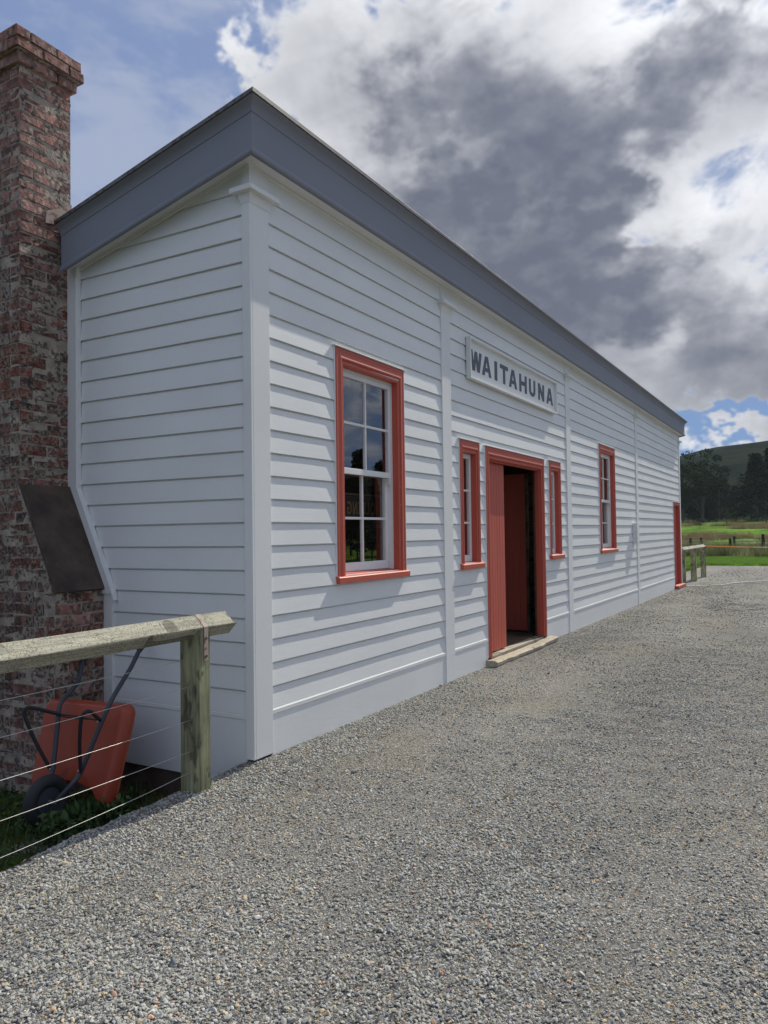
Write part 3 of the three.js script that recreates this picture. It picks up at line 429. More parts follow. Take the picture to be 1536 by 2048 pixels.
// chimney
{
  const chimney = sub(building, 'chimney'); chimney.userData.label = 'weathered red brick chimney against the end wall';
  const C = 0.0866, ZR = -3.20, ZSR = -2.80, x0 = CH.x, P = rng(5);
  const prof = (i) => [[-0.45, CH.zb - i], [CH.yb, CH.zb - i], [CH.ys, CH.zs - i], [5.42, CH.zs - i], [5.42, ZSR + i], [CH.ys, ZSR + i], [CH.yb, ZR + i], [-0.45, ZR + i]];
  const core = prof(0.0025); part(chimney, 'mortar', loft([x0 + 0.0025, -0.004].map((x) => core.map(([y, z]) => V(x, y, z)))), m.mortar);
  // brick shapes: irregular chamfered blocks, some variants of each size
  const mk = (l, w) => { const g = new RoundedBoxGeometry(l, C - 0.011, w, 1, 0.006), p = g.attributes.position; for (let i = 0; i < p.count; i++) { const k = (a) => 0.0055 * simplex(p.getX(i) * 40 + a, p.getY(i) * 60, p.getZ(i) * 40 + l * 90 + a); p.setXYZ(i, p.getX(i) + k(P() < 2 ? 1 : 0), p.getY(i) + k(5), p.getZ(i) + k(9)); } g.computeVertexNormals(); return boxUV(g, P() * 3, P() * 3); };
  const cache = new Map(); const shape = (l, w, v) => { const key = l.toFixed(3) + '|' + w.toFixed(3) + '|' + v; if (!cache.has(key)) cache.set(key, mk(l, w)); return cache.get(key); };
  const rest = []; let count = 0;
  const lay = (ax, bx_, y, az, bz, seen, set) => {
    const l = Math.round((bx_ - ax) * 200) / 200, w = Math.round((az - bz) * 200) / 200; if (l < 0.03 || w < 0.03) return;
    const g = shape(l, w, Math.floor(P() * 4)), mat = set[Math.floor(P() * set.length)], pos = V((ax + bx_) / 2 + (P() - 0.5) * 0.008, y + (P() - 0.5) * 0.004, (az + bz) / 2 + (P() - 0.5) * 0.009), ry = (P() - 0.5) * 0.024, rz = (P() - 0.5) * 0.016;
    if (seen && count < 298) { const o = part(chimney, 'brick', g, mat); o.position.copy(pos); o.rotation.set(0, ry, rz); count++; }
    else { const q = g.clone(); q.rotateY(ry); q.translate(pos.x, pos.y, pos.z); rest.push(q); }
  };
  const tone = (y) => y > 3.9 ? (P() < 0.9 ? m.bricks : m.sooty) : y > 1.1 ? (P() < 0.12 ? m.bricks : m.sooty) : (P() < 0.35 ? m.bricks : m.sooty);
  const course = (i, y, zf, zr, xl, xr) => { // one course: +z face bricks, then along the -x face
    const H = 0.11, S = 0.23, J = 0.01; let z;
    if (i % 2) { lay(xl, xl + H, y, zf, zf - S, true, tone(y)); let x = xl + H + J; while (xr - x > 0.05) { const b = Math.min(x + S, xr); lay(x, b, y, zf, zf - H, true, tone(y)); x = b + J; } z = zf - S - J; }
    else { let x = xl; while (xr - x > 0.05) { const b = Math.min(x + S, xr); lay(x, b, y, zf, zf - H, true, tone(y)); x = b + J; } z = zf - H - J; }
    let k = 0; while (z - zr > 0.05) { const b = Math.max(z - S, zr); lay(xl, xl + H, y, z, b, z > zf - 0.36, tone(y)); z = b - J; k++; }
  };
  let y = 5.165 - C / 2, i = 0;
  for (; y > CH.ys; y -= C, i++) course(i, y, CH.zs, ZSR, x0, -0.003);
  for (; y > CH.yb; y -= C, i++) { const t = (y + C / 2 - CH.yb) / (CH.ys - CH.yb), zf = mix(CH.zb, CH.zs, clamp(t)); let z = zf - 0.03, st = i % 2; while (z - (ZR + (CH.zb - zf) * 1) > 0.05) { const b = Math.max(z - (st ? 0.23 : 0.12), ZR + (CH.zb - zf) + 0.02); lay(x0, x0 + 0.11, y, z, b, z > zf - 0.3, tone(y)); z = b - 0.01; st = 1; } }
  for (; y > -0.42; y -= C, i++) course(i, y, CH.zb, ZR, x0, -0.028);
  // corbelled head
  course(1, 5.165 + C * 0.5, CH.zs + 0.035, ZSR - 0.035, x0 - 0.035, 0.032);
  course(0, 5.165 + C * 1.5, CH.zs + 0.078, ZSR - 0.078, x0 - 0.078, 0.068); course(1, 5.165 + C * 2.5, CH.zs + 0.074, ZSR - 0.074, x0 - 0.074, 0.064);
  part(chimney, 'mortar', bx(x0 - 0.055, 0.05, 5.165 + C * 1.02, 5.165 + C * 2.98, ZSR - 0.055, CH.zs + 0.06), m.mortar);
  const body = part(chimney, 'brick_courses', merge(rest), m.sooty[1]); body.userData.kind = 'stuff';
  const sl = (x) => [V(x, CH.yb - 0.002, CH.zb + 0.012), V(x, CH.yb + 0.012, CH.zb + 0.034), V(x, CH.ys + 0.01, CH.zs + 0.03), V(x, CH.ys + 0.01, CH.zs + 0.004)]; part(chimney, 'shoulder_slab', loft([sl(x0 - 0.012), sl(-0.043)]), m.slab, 'dark sloping slab over the chimney shoulder');
  const fl = (z) => [V(-0.24, 4.10, z), V(-0.10, 4.17, z), V(-0.004, 4.23, z), V(-0.004, 4.06, z), V(-0.12, 4.02, z), V(-0.25, 4.00, z)]; part(chimney, 'flashing', loft([fl(CH.zs - 0.002), fl(CH.zs + 0.012)]), m.strap);
}
{ // interior fittings seen dimly through the near window
  const t = document.createElement('canvas'); t.width = 1024; t.height = 256; const q = t.getContext('2d'); q.fillStyle = '#2c221e'; q.fillRect(0, 0, 1024, 256); q.strokeStyle = '#4a3226'; q.lineWidth = 8; q.strokeRect(10, 10, 1004, 236); q.fillStyle = '#7c6040'; q.font = 'bold 190px sans-serif'; q.textAlign = 'center'; q.textBaseline = 'middle'; q.fillText('OLDING', 512, 132);
  const tx = new THREE.CanvasTexture(t); tx.colorSpace = THREE.SRGBColorSpace; tx.wrapS = THREE.RepeatWrapping; tx.repeat.x = -1; tx.offset.x = 1;
  const o = thing('window_banner', 'dim banner with mirrored tan letters behind the near window', 'banner', [2.02, 1.74, -0.34]);
  part(o, 'cloth', new THREE.BoxGeometry(0.74, 0.02, 0.006).translate(0, 0.125, 0), m.interior); const g = new THREE.PlaneGeometry(0.72, 0.22); part(o, 'print', g, M(0xffffff, { map: tx, roughness: 0.8 }));
}

// ---------------------------------------------------------------- station sign: framed board with raised letters
{
  const s = thing('station_sign', 'framed white name board reading WAITAHUNA above the red door', 'sign', [5.34, 3.22, 0]);
  const hw = 1.61, h = 0.47, zb = 0.014, zf = 0.072;
  part(s, 'board', bx(-hw + 0.02, hw - 0.02, 0.02, h - 0.02, zb, 0.030), m.trim);
  part(s, 'frame', merge([bx(-hw, hw, 0, 0.022, zb + 0.0004, zf, 0.002), bx(-hw, hw, h - 0.022, h, zb + 0.0004, zf, 0.002), bx(-hw, -hw + 0.022, 0.0224, h - 0.0224, zb + 0.0004, zf - 0.0004, 0.002), bx(hw - 0.022, hw, 0.0224, h - 0.0224, zb + 0.0004, zf - 0.0004, 0.002)]), m.trim);
  const W2 = (a) => a.map(([x, y]) => new THREE.Vector2(x, y));
  const t = 0.25; // letters one unit high
  const glyph = {
    I: () => [W2([[0, 0], [0.27, 0], [0.27, 1], [0, 1]])],
    T: () => [W2([[0.36, 0], [0.63, 0], [0.63, 0.78], [0.99, 0.78], [0.99, 1], [0, 1], [0, 0.78], [0.36, 0.78]])],
    H: () => [W2([[0, 0], [t, 0], [t, 0.40], [0.72, 0.40], [0.72, 0], [0.97, 0], [0.97, 1], [0.72, 1], [0.72, 0.62], [t, 0.62], [t, 1], [0, 1]])],
    N: () => [W2([[0, 0], [t, 0], [t, 0.56], [0.66, 0], [0.91, 0], [0.91, 1], [0.66, 1], [0.66, 0.44], [t, 1], [0, 1]])],
    A: () => [W2([[0, 0], [0.27, 0], [0.34, 0.22], [0.72, 0.22], [0.79, 0], [1.06, 0], [0.69, 1], [0.37, 1]]), W2([[0.41, 0.41], [0.53, 0.78], [0.65, 0.41]])],
    W: () => [W2([[0, 1], [0.24, 0], [0.52, 0], [0.64, 0.56], [0.76, 0], [1.04, 0], [1.28, 1], [1.02, 1], [0.90, 0.40], [0.77, 0.98], [0.51, 0.98], [0.38, 0.40], [0.26, 1]])],
    U: () => { const a = [[0, 1], [0, 0.36]]; for (let i = 0; i <= 10; i++) { const q = Math.PI + Math.PI * i / 10; a.push([0.455 + 0.455 * Math.cos(q), 0.36 + 0.36 * Math.sin(q)]); } a.push([0.91, 1], [0.66, 1], [0.66, 0.36]); for (let i = 0; i <= 10; i++) { const q = -Math.PI * i / 10; a.push([0.455 + 0.205 * Math.cos(q), 0.36 + 0.145 * Math.sin(q)]); } a.push([0.25, 1]); return [W2(a)]; },
  };
  const put = [['W', 3.805, 4.145], ['A', 4.155, 4.44], ['I', 4.55, 4.635], ['T', 4.735, 5.005], ['A', 5.04, 5.33], ['H', 5.425, 5.71], ['U', 5.81, 6.065], ['N', 6.19, 6.45], ['A', 6.555, 6.855]];
  for (const [c, a, b] of put) {
    const [o, hole] = glyph[c](), sh = new THREE.Shape(o); if (hole) sh.holes.push(new THREE.Path(hole));
    const g = new THREE.ExtrudeGeometry(sh, { depth: 0.004, bevelEnabled: false }); g.computeBoundingBox(); const w = g.boundingBox.max.x;
    g.scale((b - a) / w, 0.232, 1); g.translate(a - 5.34, 0.116, 0.0304); part(s, 'letter', boxUV(g), m.letter);
  }
}
{ // meter box beside the third pilaster
  const s = thing('meter_box', 'small white meter box on the wall beside the far pilaster', 'meter box', [12.30, 1.22, 0]);
  part(s, 'case', bx(-0.10, 0.10, 0, 0.42, 0.006, 0.085, 0.006), m.trim); part(s, 'lid', bx(-0.106, 0.106, 0.01, 0.43, 0.0855, 0.105, 0.006), m.trim);
  for (const y of [0.1, 0.28]) part(s, 'hinge', bx(0.099, 0.112, y, y + 0.07, 0.03, 0.08), m.black);
}
{ // worn timber doorstep
  const s = thing('door_step', 'worn pale timber step in front of the red door', 'step', [5.34, -0.06, 0.10]); const rings = [];
  for (let i = 0; i <= 26; i++) { const x = -1.19 + 2.36 * i / 26, w = 0.055 + 0.012 * simplex(x * 2.2, 1, 1), t = 0.070 - 0.012 * (1 - Math.abs(x) / 1.2) + 0.007 * simplex(x * 3, 4, 4), dz = 0.012 * simplex(x * 1.7, 7, 7); rings.push([V(x, 0, -0.070), V(x, 0.012, w + dz), V(x, t * 0.8, w + dz + 0.006), V(x, t, w + dz - 0.014), V(x, t + 0.006, -0.0), V(x, t + 0.002, -0.070)]); }
  part(s, 'beam', loft(rings, true, true, 0.6), m.step);
}

// ---------------------------------------------------------------- barrier fences: square rails set cornerwise on notched posts
function barrier(label, posts, xa, xb, wires, baseY) {
  const s = thing('barrier_fence', label, 'fence', [xa, baseY(xa), 0]), W = (x, y, z) => V(x - xa, y - baseY(xa), z);
  const cy = 0.926, hd = 0.0735, zc = 0.005;
  const ring = (x, k = 1) => { const c = 0.006, h = hd * k; return [[0, h], [c, h - c * 0.4], [h - c * 0.4, c], [h, 0], [h - c * 0.4, -c], [c, -h + c * 0.4], [0, -h], [-h, 0]].map(([z, y]) => W(x + 0.0, cy + y, zc + z)); };
  const rg = []; const n = Math.ceil((xb - xa) / 0.3); for (let i = 0; i <= n; i++) { const x = xa + (xb - xa) * i / n; rg.push(ring(x).map((q, k) => q.add(V(i === n && (k < 3 || k > 6) ? -0.03 : 0, 0.003 * simplex(x * 0.8, 2, 2), 0.003 * simplex(x * 0.9, 5, 2))))); }
  part(s, 'rail', loft(rg), m.rail);
  for (const px of posts) {
    const b = yardHeight(px, 0.0) - 0.35, t = rr(-0.003, 0.003), hw = 0.048, z0 = -0.088, z1 = 0.076;
    // V-notched top
    const o = [[z0, b], [z1, b], [z1, 0.922], [z1 - 0.004, 0.927], [zc + 0.003, cy - hd - 0.004], [zc - 0.003, cy - hd - 0.004], [z0 + 0.006, 0.914], [z0, 0.910]];
    part(s, 'post', loft([px - hw, px - hw + 0.003, px + hw - 0.003, px + hw].map((x, k) => o.map(([z, y]) => { const e = k === 0 || k === 3 ? 0.003 : 0; return W(x + t, y, z + (z > zc ? -e : e)); }))), m.post);
    const sx0 = px - 0.012, sx1 = px + 0.024, f = hd + 0.002, strip = [[zc - 0.02, cy + f - 0.02], [zc, cy + f + 0.001], [zc + f, cy + 0.002], [z1 + 0.003, cy - 0.012], [z1 + 0.003, 0.722]];
    const up = strip.map(([z, y], k) => [z + (k > 2 ? 0.0035 : 0.0022), y + (k > 2 ? 0 : 0.0035)]);
    part(s, 'strap', loft([sx0, sx1].map((x) => [...strip, ...up.slice().reverse()].map(([z, y]) => W(x, y, z)))), m.strap);
    for (const y of [0.75, 0.86]) { const g = new THREE.CylinderGeometry(0.007, 0.008, 0.006, 8); g.rotateX(Math.PI / 2); const q = W(px + 0.006, y, z1 + 0.0095); g.translate(q.x, q.y, q.z); part(s, 'bolt', boxUV(g), m.bolt); }
  }
  for (let k = 0; k < wires.length; k++) { const [y, sg, lift] = wires[k], pts = []; for (let i = 0; i < posts.length; i++) { const x = posts[i]; pts.push([x - xa, y + (i === posts.length - 1 ? lift : 0) - baseY(xa), -0.0]); if (i + 1 < posts.length) for (const f of [0.2, 0.5, 0.8]) pts.push([mix(x, posts[i + 1], f) - xa, y + lift * (i === posts.length - 2 ? f * f : 0) - sg * 4 * f * (1 - f) - baseY(xa), 0.004]); } part(s, 'wire', tube(pts, 0.0017, 80, 5), m.wire); }
  return s;
}
barrier('weathered timber rail barrier with wires beside the wheelbarrow', [-2.95, -0.560], -3.4, -0.258, [[0.735, 0.01, 0], [0.555, 0.008, 0.01], [0.357, 0.012, 0.0], [0.164, 0.01, 0.0], [-0.01, 0.02, 0.05]], () => -0.1);
barrier('low timber barrier with three posts beyond the far end of the building', [18.62, 20.7, 22.85], 18.42, 23.0, [[0.5, 0.01, 0]], () => -0.07);

// ---------------------------------------------------------------- upended wheelbarrow
{
  const B = [-0.6, LOW, -1.05], s = thing('wheelbarrow', 'red wheelbarrow stood on end against the chimney', 'wheelbarrow', B), q = (p) => [p[0] - B[0], p[1] - B[1], p[2] - B[2]];
  const rt = [[-0.06, 0.70, -0.985], [-0.13, 0.656, -0.967], [-0.25, 0.557, -0.919], [-0.5, 0.399, -0.819], [-0.58, 0.262, -0.83], [-0.7, -0.05, -0.893], [-0.75, -0.109, -0.895], [-0.84, -0.224, -0.968]];
  const lt = [[-0.20, 0.60, -1.448], [-0.25, 0.556, -1.436], [-0.38, 0.438, -1.33], [-0.58, 0.339, -1.254], [-0.62, 0.262, -1.229], [-0.71, -0.069, -1.169], [-0.77, -0.131, -1.131], [-0.84, -0.233, -1.10]];
  for (const h of [rt, lt]) { part(s, 'handle', tube(h.map(q), 0.0165, 60, 10), m.tube); part(s, 'grip', tube(h.slice(0, 2).map(q), 0.020, 4, 10), m.black); }
  for (const l of [[[-0.64, 0.276, -1.203], [-0.80, 0.345, -1.235], [-0.852, 0.355, -1.255], [-0.862, 0.31, -1.262], [-0.80, 0.12, -1.23], [-0.715, -0.086, -1.187]], [[-0.6, 0.266, -0.831], [-0.78, 0.37, -0.70], [-0.832, 0.385, -0.685], [-0.845, 0.34, -0.715], [-0.79, 0.15, -0.80], [-0.715, -0.06, -0.883]]]) part(s, 'leg', tube(l.map(q), 0.0125, 50, 8), m.black);
  part(s, 'brace', tube([[-0.632, 0.272, -1.24], [-0.62, 0.273, -1.05], [-0.602, 0.262, -0.825]].map(q), 0.006, 20, 6), m.black); part(s, 'brace', tube([[-0.632, 0.262, -1.24], [-0.62, 0.258, -1.05], [-0.602, 0.272, -0.825]].map(q), 0.005, 20, 6), m.black);
  // tray: rim outline in the leaning plane, swelling towards the underside
  const O = V(-0.555, 0.06, -1.135), U = V(0.12, 0.0, 0.993), Vd = V(0.16, 0.60, 0).normalize(), N = V(-Vd.y, Vd.x, 0);
  const rim = []; const cor = (cx, cy, r, a0, a1, n) => { for (let i = 0; i <= n; i++) { const a = a0 + (a1 - a0) * i / n; rim.push([cx + r * Math.cos(a), cy + r * Math.sin(a)]); } };
  cor(0.315, 0.225, 0.065, 0, Math.PI / 2, 6); for (let i = 1; i < 8; i++) rim.push([0.315 - 0.63 * i / 8, 0.29]); cor(-0.315, 0.225, 0.065, Math.PI / 2, Math.PI, 6);
  for (let i = 1; i < 6; i++) rim.push([-0.38 + 0.004 * i, 0.225 - 0.50 * i / 6]); cor(-0.325, -0.29, 0.035, Math.PI, Math.PI * 1.6, 4);
  for (let i = 1; i < 10; i++) { const f = i / 10; rim.push([-0.30 + 0.60 * f, -0.315 + 0.05 * Math.sin(Math.PI * f) * (f < 0.8 ? 1 : 0.8)]); }
  cor(0.325, -0.345, 0.035, Math.PI * 1.35, Math.PI * 2, 4); for (let i = 1; i < 6; i++) rim.push([0.36 + 0.004 * i, -0.345 + 0.57 * i / 6]);
  const layer = (k, w) => rim.map(([a, b]) => O.clone().addScaledVector(U, a * k).addScaledVector(Vd, b * mix(1, k, 0.9)).addScaledVector(N, w - 0.085).sub(V(...B)));
  const lays = []; for (let i = 0; i <= 8; i++) { const a = Math.PI / 2 * i / 8; lays.push(layer(0.88 + 0.12 * Math.cos(a), 0.085 * Math.sin(a) ** 0.8)); } lays.push(layer(0.4, 0.088), layer(0.0001, 0.0891));
  part(s, 'tray', loft(lays, true, false, 0.7), m.barrow);
  const rp = layer(1.0, 0); const rc = new THREE.CatmullRomCurve3(rp, true); part(s, 'rim', new THREE.TubeGeometry(rc, 160, 0.008, 6, true).toNonIndexed(), m.barrow);
  const wc = [-0.86 - B[0], -0.226 - B[1], -1.035 - B[2]];
  const ty = new THREE.TorusGeometry(0.125, 0.042, 14, 40); part(s, 'tyre', boxUV(ty.translate(...wc)), m.black); const rm = new THREE.CylinderGeometry(0.088, 0.088, 0.05, 24); rm.rotateX(Math.PI / 2); part(s, 'wheel_rim', boxUV(rm.translate(...wc)), m.tube);
  const ax = new THREE.CylinderGeometry(0.009, 0.009, 0.17, 10); ax.rotateX(Math.PI / 2); part(s, 'axle', boxUV(ax.translate(...wc)), m.iron);
  for (const [x, y, z] of [[-0.722, -0.045, -0.893], [-0.727, -0.072, -1.172], [-0.618, 0.262, -0.83], [-0.648, 0.268, -1.225]]) { const g = new THREE.SphereGeometry(0.008, 8, 6); g.translate(x - 0.012 - B[0], y - B[1], z + 0.010 - B[2]); part(s, 'bolt', boxUV(g), m.strap); }
}

// ---------------------------------------------------------------- loose stones on the yard
{
  const shapes = []; for (let k = 0; k < 5; k++) { const P = rng(100 + k), g = new THREE.IcosahedronGeometry(1, 0), p = g.attributes.position, seen = new Map(); for (let i = 0; i < p.count; i++) { const key = [p.getX(i), p.getY(i), p.getZ(i)].map((v) => v.toFixed(3)).join(); if (!seen.has(key)) seen.set(key, [0.5 + 0.75 * P(), 0.5 + 0.75 * P(), 0.5 + 0.75 * P()]); const q = seen.get(key); p.setXYZ(i, p.getX(i) * q[0] * 1.22, p.getY(i) * q[1] * 0.50, p.getZ(i) * q[2] * 0.78); } g.computeVertexNormals(); shapes.push(g); }
  const lists = shapes.map(() => []), P = rng(4242), heading = Math.atan2(-0.4946, 0.8687), cx = -4.2068, cz = 3.4506;
  const bands = [[1.0, 4.2, 150000, 1.0], [4.2, 7.5, 230000, 1.0], [7.5, 12, 220000, 1.15], [12, 18, 140000, 1.4], [18, 26, 80000, 1.7], [26, 37, 45000, 2.1]];
  for (const [r0, r1, n, big] of bands) for (let i = 0; i < n; i++) {
    const r = Math.sqrt(mix(r0 * r0, r1 * r1, P())), a = heading + (P() * 2 - 1) * (r < 12 ? 0.80 : 0.62), x = cx + r * Math.cos(a), z = cz + r * Math.sin(a), sel = P(), t1 = P(), t2 = P(), t3 = P(), t4 = P(), t5 = P(), t6 = P(), t7 = P();
    if (x > 0.0 && z < 0.03) continue; if (z < -0.55 || x > 31) continue; if (z < -0.1 && t6 < (-z - 0.1) * 2.2) continue;
    if (x > 4.1 && x < 6.55 && z < 0.19) continue;
    const loose = 0.42 + 0.55 * simplexB(x * 0.16 + 0.25 * z, 2.2, z * 0.62) + 0.32 * simplexB(x * 0.9, 4.2, z * 1.3) + 0.15 * simplexB(x * 3, 4.2, z * 3) + (z < 0.5 && x < 3 ? 0.35 : 0); // loose drifts and compacted patches
    if (sel > 0.16 + 0.85 * loose) continue;
    let size = (0.0036 + 0.0068 * Math.pow(t1, 2.6) + 0.0018 * clamp(loose)) * big; if (t2 > 0.985) size *= 1.75;
    const warm = sstep(0.0, 0.7, simplex(x * 0.6, 9.9, z * 0.6));
    let k = (0.22 + 0.19 * Math.pow(t3, 1.2)) * (1 + 0.10 * simplex(x * 0.5, 30, z * 0.9)), c = [k * 1.03, k * 1.02, k * (0.86 + 0.13 * t5)];
    if (t4 < 0.05 + 0.10 * warm) c = [k * 1.35, k * 1.08, k * 0.72]; else if (t4 < 0.065 + 0.03 * warm) c = [k * 1.5, k * 0.86, k * 0.55]; else if (t4 > 0.93) c = [k * 0.42, k * 0.44, k * 0.47]; else if (t4 > 0.89) c = [k * 1.35, k * 1.36, k * 1.34];
    lists[Math.floor(t6 * 4.999)].push([x, yardHeight(x, z) + size * (0.10 + 0.25 * t5), z, size, t7 * 6.283, (t3 - 0.5) * 1.5, (t2 - 0.5) * 1.5, c]);
  }
  const o = new THREE.Object3D();
  shapes.forEach((g, k) => {
    const im = new THREE.InstancedMesh(g, m.stone, lists[k].length); im.name = numbered('gravel_stones'); im.userData = { kind: 'stuff', label: 'loose crushed grey gravel spread over the yard', category: 'gravel' };
    lists[k].forEach((q, i) => { o.position.set(q[0], q[1], q[2]); o.scale.setScalar(q[3]); o.rotation.set(q[5], q[4], q[6]); o.updateMatrix(); im.setMatrixAt(i, o.matrix); im.setColorAt(i, L(...q[7])); }); scene.add(im);
  });
  const rg = new THREE.IcosahedronGeometry(0.085, 3), p = rg.attributes.position; for (let i = 0; i < p.count; i++) { const n = 1 + 0.22 * simplex(p.getX(i) * 14, p.getY(i) * 14, p.getZ(i) * 14); p.setXYZ(i, p.getX(i) * n * 1.25, p.getY(i) * n * 0.6, p.getZ(i) * n); } rg.computeVertexNormals();
  const rock = thing('rock', 'smooth grey rock at the edge of the gravel bank', 'rock', [-1.70, -0.17, -0.06]); part(rock, 'stone', boxUV(rg), M(L(0.19, 0.185, 0.18), { map: slabTone, roughness: 0.9, bumpMap: roughBump, bumpScale: 0.002 }));
}

// ---------------------------------------------------------------- low plants
function bladeGeo(w, h, bend, n = 3) { const pos = [], idx = []; for (let i = 0; i <= n; i++) { const t = i / n, ww = w * (1 - t * 0.92) / 2; pos.push(-ww, h * t, bend * t * t, ww, h * t, bend * t * t); if (i < n) { const a = i * 2; idx.push(a, a + 1, a + 3, a, a + 3, a + 2); } } const g = new THREE.BufferGeometry(); g.setAttribute('position', new THREE.Float32BufferAttribute(pos, 3)); g.setIndex(idx); g.computeVertexNormals(); return g; }
function tuft(seed, n, h, w, spread, lean) { const P = rng(seed), l = []; for (let i = 0; i < n; i++) { const g = bladeGeo(w * (0.6 + 0.8 * P()), h * (0.5 + 0.6 * P()), lean * (0.4 + P()) * h); g.rotateY(P() * 6.283); g.translate((P() - 0.5) * spread, 0, (P() - 0.5) * spread); g.deleteAttribute('uv'); l.push(g); } return mergeGeometries(l.map((g) => g.toNonIndexed())); }
function leafClump(seed, n, r, size) { const P = rng(seed), pos = []; for (let i = 0; i < n; i++) { const a = P() * 6.283, c = P() * 2 - 1, s = Math.sqrt(1 - c * c), q = r * Math.cbrt(P()), o = V(Math.cos(a) * s, c, Math.sin(a) * s).multiplyScalar(q), d = V(P() - 0.5, P() - 0.5, P() - 0.5).normalize(), e = V(P() - 0.5, P() - 0.5, P() - 0.5).cross(d).normalize(), f = size * (0.6 + 0.8 * P()); const A = o.clone().addScaledVector(d, f), B = o.clone().addScaledVector(e, f * 0.42), C = o.clone().addScaledVector(d, -f), D = o.clone().addScaledVector(e, -f * 0.42); pos.push(...A.toArray(), ...B.toArray(), ...C.toArray(), ...A.toArray(), ...C.toArray(), ...D.toArray()); } const g = new THREE.BufferGeometry(); g.setAttribute('position', new THREE.Float32BufferAttribute(pos, 3)); g.computeVertexNormals(); return g; }
function scatter(name, label, geo, mat, items) { const im = new THREE.InstancedMesh(geo, mat, items.length), o = new THREE.Object3D(); im.name = numbered(name); im.userData = { kind: 'stuff', label, category: 'plants' }; items.forEach((q, i) => { o.position.set(q[0], q[1], q[2]); o.scale.set(q[3], q[4] ?? q[3], q[3]); o.rotation.set(0, q[5] ?? 0, 0); o.updateMatrix(); im.setMatrixAt(i, o.matrix); im.setColorAt(i, L(...q[6])); }); scene.add(im); return im; }
const plainLeaf = new THREE.MeshPhysicalMaterial({ color: L(1, 1, 1), roughness: 0.95, specularIntensity: 0.3, side: THREE.DoubleSide });
const thinLeaf = new THREE.MeshPhysicalMaterial({ color: L(1, 1, 1), roughness: 0.95, transmission: 0.4, thickness: 0, specularIntensity: 0.2, side: THREE.DoubleSide });
{
  const P = rng(808), it = [], g1 = []; // weeds in the shaded corner by the chimney
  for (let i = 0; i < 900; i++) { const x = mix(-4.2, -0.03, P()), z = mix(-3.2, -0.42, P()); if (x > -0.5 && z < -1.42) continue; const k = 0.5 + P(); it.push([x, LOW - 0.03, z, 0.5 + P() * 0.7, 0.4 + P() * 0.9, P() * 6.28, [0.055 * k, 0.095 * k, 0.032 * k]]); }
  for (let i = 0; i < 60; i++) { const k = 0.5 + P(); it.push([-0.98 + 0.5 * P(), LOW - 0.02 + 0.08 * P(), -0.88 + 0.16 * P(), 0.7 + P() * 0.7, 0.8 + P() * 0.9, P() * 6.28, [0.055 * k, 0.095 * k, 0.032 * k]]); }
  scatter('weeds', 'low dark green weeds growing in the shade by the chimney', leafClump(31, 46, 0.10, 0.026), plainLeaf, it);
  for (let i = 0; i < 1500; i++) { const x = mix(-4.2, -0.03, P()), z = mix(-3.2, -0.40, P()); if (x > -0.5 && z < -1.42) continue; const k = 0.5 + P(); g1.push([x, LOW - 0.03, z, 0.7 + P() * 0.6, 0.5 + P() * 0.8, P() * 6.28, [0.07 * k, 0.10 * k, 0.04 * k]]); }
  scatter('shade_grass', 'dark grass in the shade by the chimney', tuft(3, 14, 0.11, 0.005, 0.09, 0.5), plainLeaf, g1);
}
{
  const P = rng(909), lawn = [], tall = [], tus = [], lt = tuft(5, 16, 0.10, 0.010, 0.16, 0.4), tt = tuft(6, 26, 0.75, 0.020, 0.40, 0.35);
  for (let i = 0; i < 26000; i++) { const x = mix(31.9, 42.5, P()), z = mix(-9, 9, P()), k = 0.7 + 0.6 * P(); if (x < yardEdge(z)) continue; lawn.push([x, fieldHeight(x, z) - 0.01, z, 0.7 + P(), 0.5 + 0.6 * P(), P() * 6.28, [0.17 * k, 0.30 * k, 0.05 * k]]); }
  scatter('lawn_grass', 'bright green mown grass strip beyond the gravel', lt, thinLeaf, lawn);
  for (let i = 0; i < 4200; i++) { const x = mix(41.2, 47.5, Math.sqrt(P())), z = mix(-10, 9, P()), k = 0.6 + 0.7 * P(), dry = P(); if (simplex(x * 0.5, 1, z * 0.5) < -0.55) continue; const c = dry < 0.40 ? [0.24, 0.24, 0.13] : dry < 0.85 ? [0.12, 0.17, 0.055] : [0.20, 0.16, 0.11]; tall.push([x, fieldHeight(x, z) - 0.02, z, 0.7 + 0.7 * P(), 0.55 + 0.7 * P(), P() * 6.28, c.map((v) => v * k)]); }
  scatter('long_grass', 'long dry grass and weeds along the paddock fence', tt, thinLeaf, tall);
  for (let i = 0; i < 9000; i++) { const x = mix(47, 172, Math.pow(P(), 1.3)), z = mix(-0.24, 0.12, P()) * (x + 4), n = simplex(x * 0.055, 12, z * 0.11); if (n < 0.42) continue; const k = 0.6 + 0.7 * P(), s = 1 + x / 120; tus.push([x, fieldHeight(x, z) - 0.02, z, s * (0.6 + 0.7 * P()), 0.5 + 0.55 * P(), P() * 6.28, [0.22 * k, 0.165 * k, 0.095 * k]]); }
  scatter('rushes', 'patches of brown rushes across the green paddock', tt, thinLeaf, tus);
}

